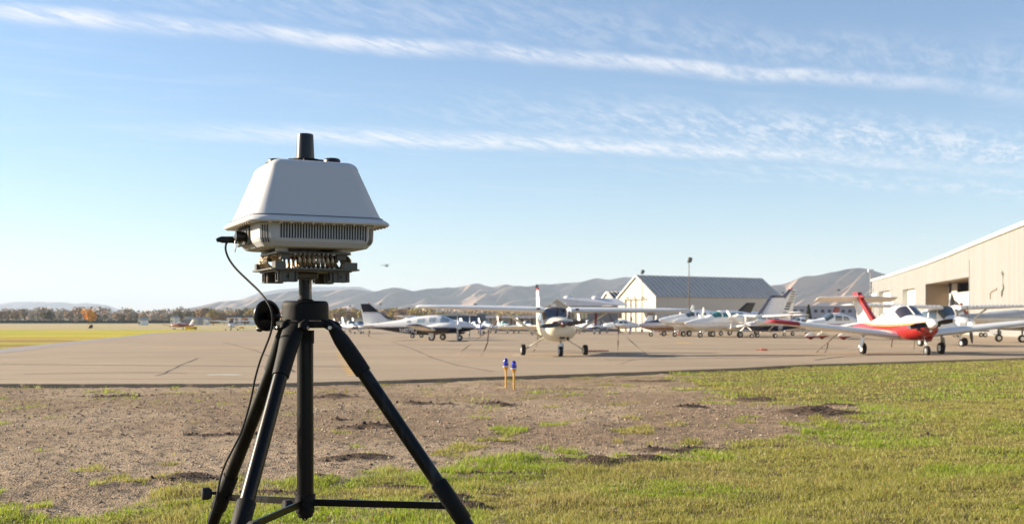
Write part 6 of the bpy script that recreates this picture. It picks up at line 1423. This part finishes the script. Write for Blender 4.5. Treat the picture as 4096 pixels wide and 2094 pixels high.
# vented housing
H_ = .191; C_ = .036; zh1 = zf - .013; zh0 = .241
mb = MB(); mb.loft([choct(H_ - .03, C_ - .008, zh0 - .012), choct(H_ - .017, C_ - .004, zh0 - .009), choct(H_ - .004, C_, zh0 + .006), choct(H_, C_, zh0 + .016), choct(H_ + .002, C_, zh1)], 0, False); hs = mb.build('housing', M['shell2'], rad)
def slot(mb, face_a, x, w, z0_, z1_, off=H_):
    Mx = Matrix.Rotation(face_a, 4, 'Z'); q = w / 2
    mb.add([(x - q, -off - .0012, z0_ + q), (x + q, -off - .0012, z0_ + q), (x + q, -off - .0028, z1_ - q), (x, -off - .0028, z1_), (x - q, -off - .0028, z1_ - q)], [(0, 1, 2, 3, 4)], 0, False, Mx)
    mb.add([(x - q, -off - .0012, z0_ + q), (x + q, -off - .0012, z0_ + q), (x + q - .003, -off + .0085, z0_ - .012), (x - q - .003, -off + .0085, z0_ - .012)], [(0, 3, 2, 1)], 0, False, Mx)
mb = MB()
for k in range(32): slot(mb, 0, -.128 + k * .00905, .0046, zh0 + .016, zh1 - .002)
mb.build('vent_grille', M['slot'], hs)
def cslot(mb, ang, xs):
    Mx = Matrix.Rotation(ang, 4, 'Z'); dd = (2 * H_ - C_) / math.sqrt(2) + .0030
    for x in xs:
        q = .0020; mb.add([(x - q, -dd - .0008, zh0 + .018), (x + q, -dd - .0008, zh0 + .018), (x + q, -dd - .0022, zh1 - .008), (x - q, -dd - .0022, zh1 - .008)], [(0, 1, 2, 3)], 0, False, Mx)
        mb.add([(x - q, -dd - .0008, zh0 + .018), (x + q, -dd - .0008, zh0 + .018), (x + q, -dd + .007, zh0 + .002), (x - q, -dd + .007, zh0 + .002)], [(0, 3, 2, 1)], 0, False, Mx)
for a_ in (-45, 45):
    mb = MB(); cslot(mb, math.radians(a_), (-.009, 0, .009)); mb.build('vent_grille', M['slot'], hs)
# connector panel on the left side
mb = MB(); ML = Matrix.Rotation(math.radians(-90), 4, 'Z')
mb.box((-.052, -H_ - .003, (zh0 + zh1) / 2 + .001), (.17, .008, .062), M=ML, bev=.002)
for i in range(9):
    for zz in (zh0 + .004, zh1 - .006): mb.tube([(-.13 + i * .0195, -H_ - .006, zz), (-.13 + i * .0195, -H_ - .010, zz)], .0035, 6, M=ML)
pn_ = mb.build('connector_panel', M['olive'], rad)
def conn(x, z, r, L, m):
    mb = MB(); mb.tube([(x, -H_ - .004, z), (x, -H_ - .010, z), (x, -H_ - .011, z), (x, -H_ - L * .55, z), (x, -H_ - L * .56, z), (x, -H_ - L, z)], [r * 1.5, r * 1.5, r, r, r * 1.15, r * 1.1], 20, M=ML); return mb.build('connector', m, rad)
conn(-.010, zh0 + .030, .016, .040, M['black']); conn(-.075, zh0 + .032, .011, .026, M['steel']); c1 = conn(-.118, zh0 + .026, .010, .022, M['steel'])
mb = MB(); pl0 = Vector((-.118, -H_ - .014, zh0 + .026)); mb.tube([pl0, pl0 + Vector((0, -.012, 0)), pl0 + Vector((0, -.013, 0)), pl0 + Vector((0, -.050, -.001)), pl0 + Vector((0, -.058, -.001)), pl0 + Vector((0, -.068, -.004))], [.013, .0135, .0115, .0115, .009, .006], 18, M=ML); mb.build('cable_plug', M['black'], rad)
mb = MB(); mb.tube([(-.070, -H_ - .03, zh0 + .02), (-.068, -H_ - .033, zh0 - .004), (-.060, -H_ - .032, zh0 - .020), (-.052, -H_ - .030, zh0 - .004), (-.045, -H_ - .025, zh0 + .018)], .0012, 6, M=ML); mb.build('lanyard', M['steel'], rad)
# feet under the housing
mb = MB()
for x, y in ((-.105, -.105), (.105, -.105), (.105, .105), (-.105, .105)): mb.tube([(x, y, zh0 - .023), (x, y, zh0 - .010)], .021, 20)
mb.build('standoff', M['shell2'], rad)
# isolator stage
zu = zh0 - .025
mb = MB(); mb.loft([rsq(.128, .02, zu - .004, 3), rsq(.128, .02, zu + .001, 3)], 0, False)
for i in range(4):
    R4 = Matrix.Rotation(math.radians(90 * i), 4, 'Z')
    mb.box((.095, -.098, zu - .013), (.030, .022, .018), M=R4); mb.box((-.095, -.098, zu - .013), (.030, .022, .018), M=R4)
mb.build('upper_plate', M['olive'], rad)
zl = .163
mb = MB(); mb.loft([rsq(.150, .018, zl - .005, 3), rsq(.150, .018, zl, 3)], 0, False); mb.loft([rsq(.128, .01, zl - .010, 3), rsq(.128, .01, zl - .005, 3)], 0, False)
for i in range(4):
    R4 = Matrix.Rotation(math.radians(90 * i), 4, 'Z'); mb.box((.120, -.120, zl + .011), (.044, .03, .022), M=R4 @ TR((0, 0, 0)))
mb.build('lower_plate', M['olive'], rad)
for i in range(4):
    R4 = Matrix.Rotation(math.radians(90 * i), 4, 'Z') @ TR((0, -.122 if i % 2 == 0 else -.118, (zu + zl) / 2 - .001))
    mb = MB(); n = 9; pts = []; turns = 8; Rr = .0235
    for k in range(turns * 14 + 1):
        a = 2 * math.pi * k / 14; x = -.062 + .124 * k / (turns * 14); pts.append((x, Rr * 1.05 * math.cos(a), Rr * math.sin(a) * .98))
    mb.tube(pts, .0036, 7, M=R4)
    # strands laid round the rope
    for ph in (0, math.pi):
        q2 = []
        for k in range(turns * 28 + 1):
            a = 2 * math.pi * k / 28; b = a * 5.5 + ph; x = -.062 + .124 * k / (turns * 28); rr = Rr + .0022 * math.cos(b); q2.append((x + .0022 * math.sin(b), rr * 1.05 * math.cos(a), rr * math.sin(a) * .98))
        mb.tube(q2, .0022, 5, M=R4)
    iso = mb.build('wire_rope_isolator', M['bronze'], rad)
    mb = MB()
    for zz in (-.0225, .0225):
        mb.box((0, .004, zz), (.140, .013, .0085), M=R4, bev=.0015)
        for k in range(9): mb.tube([(-.058 + k * .0145, -.004, zz), (-.058 + k * .0145, -.0055, zz)], .003, 8, M=R4)
    mb.build('clamp_bar', M['steelbar'], iso)
# bracket boxes under the lower plate
def bracket(x, y, rot, w=.066, h=.034, d=.030):
    Mx = TR((x, y, zl - .010 - h / 2), 0, 0, rot); mb = MB(); t = .004
    mb.box((0, -d / 2, 0), (w, t, h), M=Mx); mb.box((0, d / 2, 0), (w, t, h), M=Mx); mb.box((0, 0, h / 2 - t / 2 - .0005), (w - .001, d - t, t), M=Mx); mb.box((0, 0, -h / 2 + t / 2 + .0005), (w - .001, d - t, t), M=Mx)
    mb.tube([(0, -d / 2 - .0023, 0), (0, -d / 2 - .0015, 0)], .0052, 16, M=Mx, mi=1)
    for s1 in (-1, 1): mb.box((s1 * w * .38, -d / 2 - .0022, 0), (.006, .0012, h - .001), M=Mx, mi=1)
    mb.build('bracket', [M['olive'], M['slot']], rad)
for i in range(4):
    a = math.radians(90 * i); c_, s_ = math.cos(a), math.sin(a)
    for x, y in ((-.088, -.098), (.088, -.098)): bracket(x * c_ - y * s_, x * s_ + y * c_, a)
mb = MB(); mb.box((0, 0, zl - .020), (.07, .07, .020), bev=.003); mb.tube([(0, 0, zl - .034), (0, 0, zl - .010)], .030, 24); mb.build('column_clamp', M['olive'], rad)

# ---- cable
pw = Matrix.Translation((XC, ZT, CZ)) @ Matrix.Rotation(RA, 4, 'Z') @ ML @ Vector((-.118, -H_ - .078, zh0 + .020))
def cw(px, py, Y): return W(px * D, py * D, Y)
Yk = pw.y
pts = [pw, cw(572, 606, Yk), cw(568.5, 614, Yk), cw(568, 630, Yk), cw(577, 653, Yk), cw(596, 678, Yk - .02), cw(625, 706, Yk - .05), cw(650, 730, Yk - .08), cw(668, 752, Yk - .12), cw(680, 773, Yk - .14), cw(685, 795, Yk - .14), cw(685, 815, Yk - .12), cw(680, 840, Yk - .10), cw(668, 872, Yk - .06), cw(655, 905, Yk), cw(642, 950, Yk + .02), cw(632, 1000, Yk + .02), cw(620, 1045, Yk + .04),
       cw(605, 1090, Yk + .04), cw(585, 1130, Yk + .04), cw(567, 1165, Yk + .04), cw(555, 1200, Yk + .05), cw(547, 1240, Yk + .05), cw(538, 1275, Yk + .04), cw(524, 1317, Yk + .02), cw(500, 1400, Yk), cw(480, 1500, Yk), Vector((cw(470, 1600, Yk).x, Yk, float(gz(Yk)) + .01)), Vector((cw(200, 1600, Yk).x, Yk + .3, float(gz(Yk)) + .01))]
def catmull(P, n=6):
    o = []; P = [P[0]] + P + [P[-1]]
    for i in range(1, len(P) - 2):
        a, b, c, d = P[i-1:i+3]
        for k in range(n):
            t = k / n; o.append(.5 * ((2*b) + (c - a)*t + (2*a - 5*b + 4*c - d)*t*t + (3*b - a - 3*c + d)*t**3))
    o.append(P[-1]); return o
mb = MB(); mb.tube(catmull(pts), .0036, 8); o = mb.build('cable', M['rubber'], None); tag(o, 'thin black cable hanging from the radar unit past the handwheel and down the leg', 'cable')
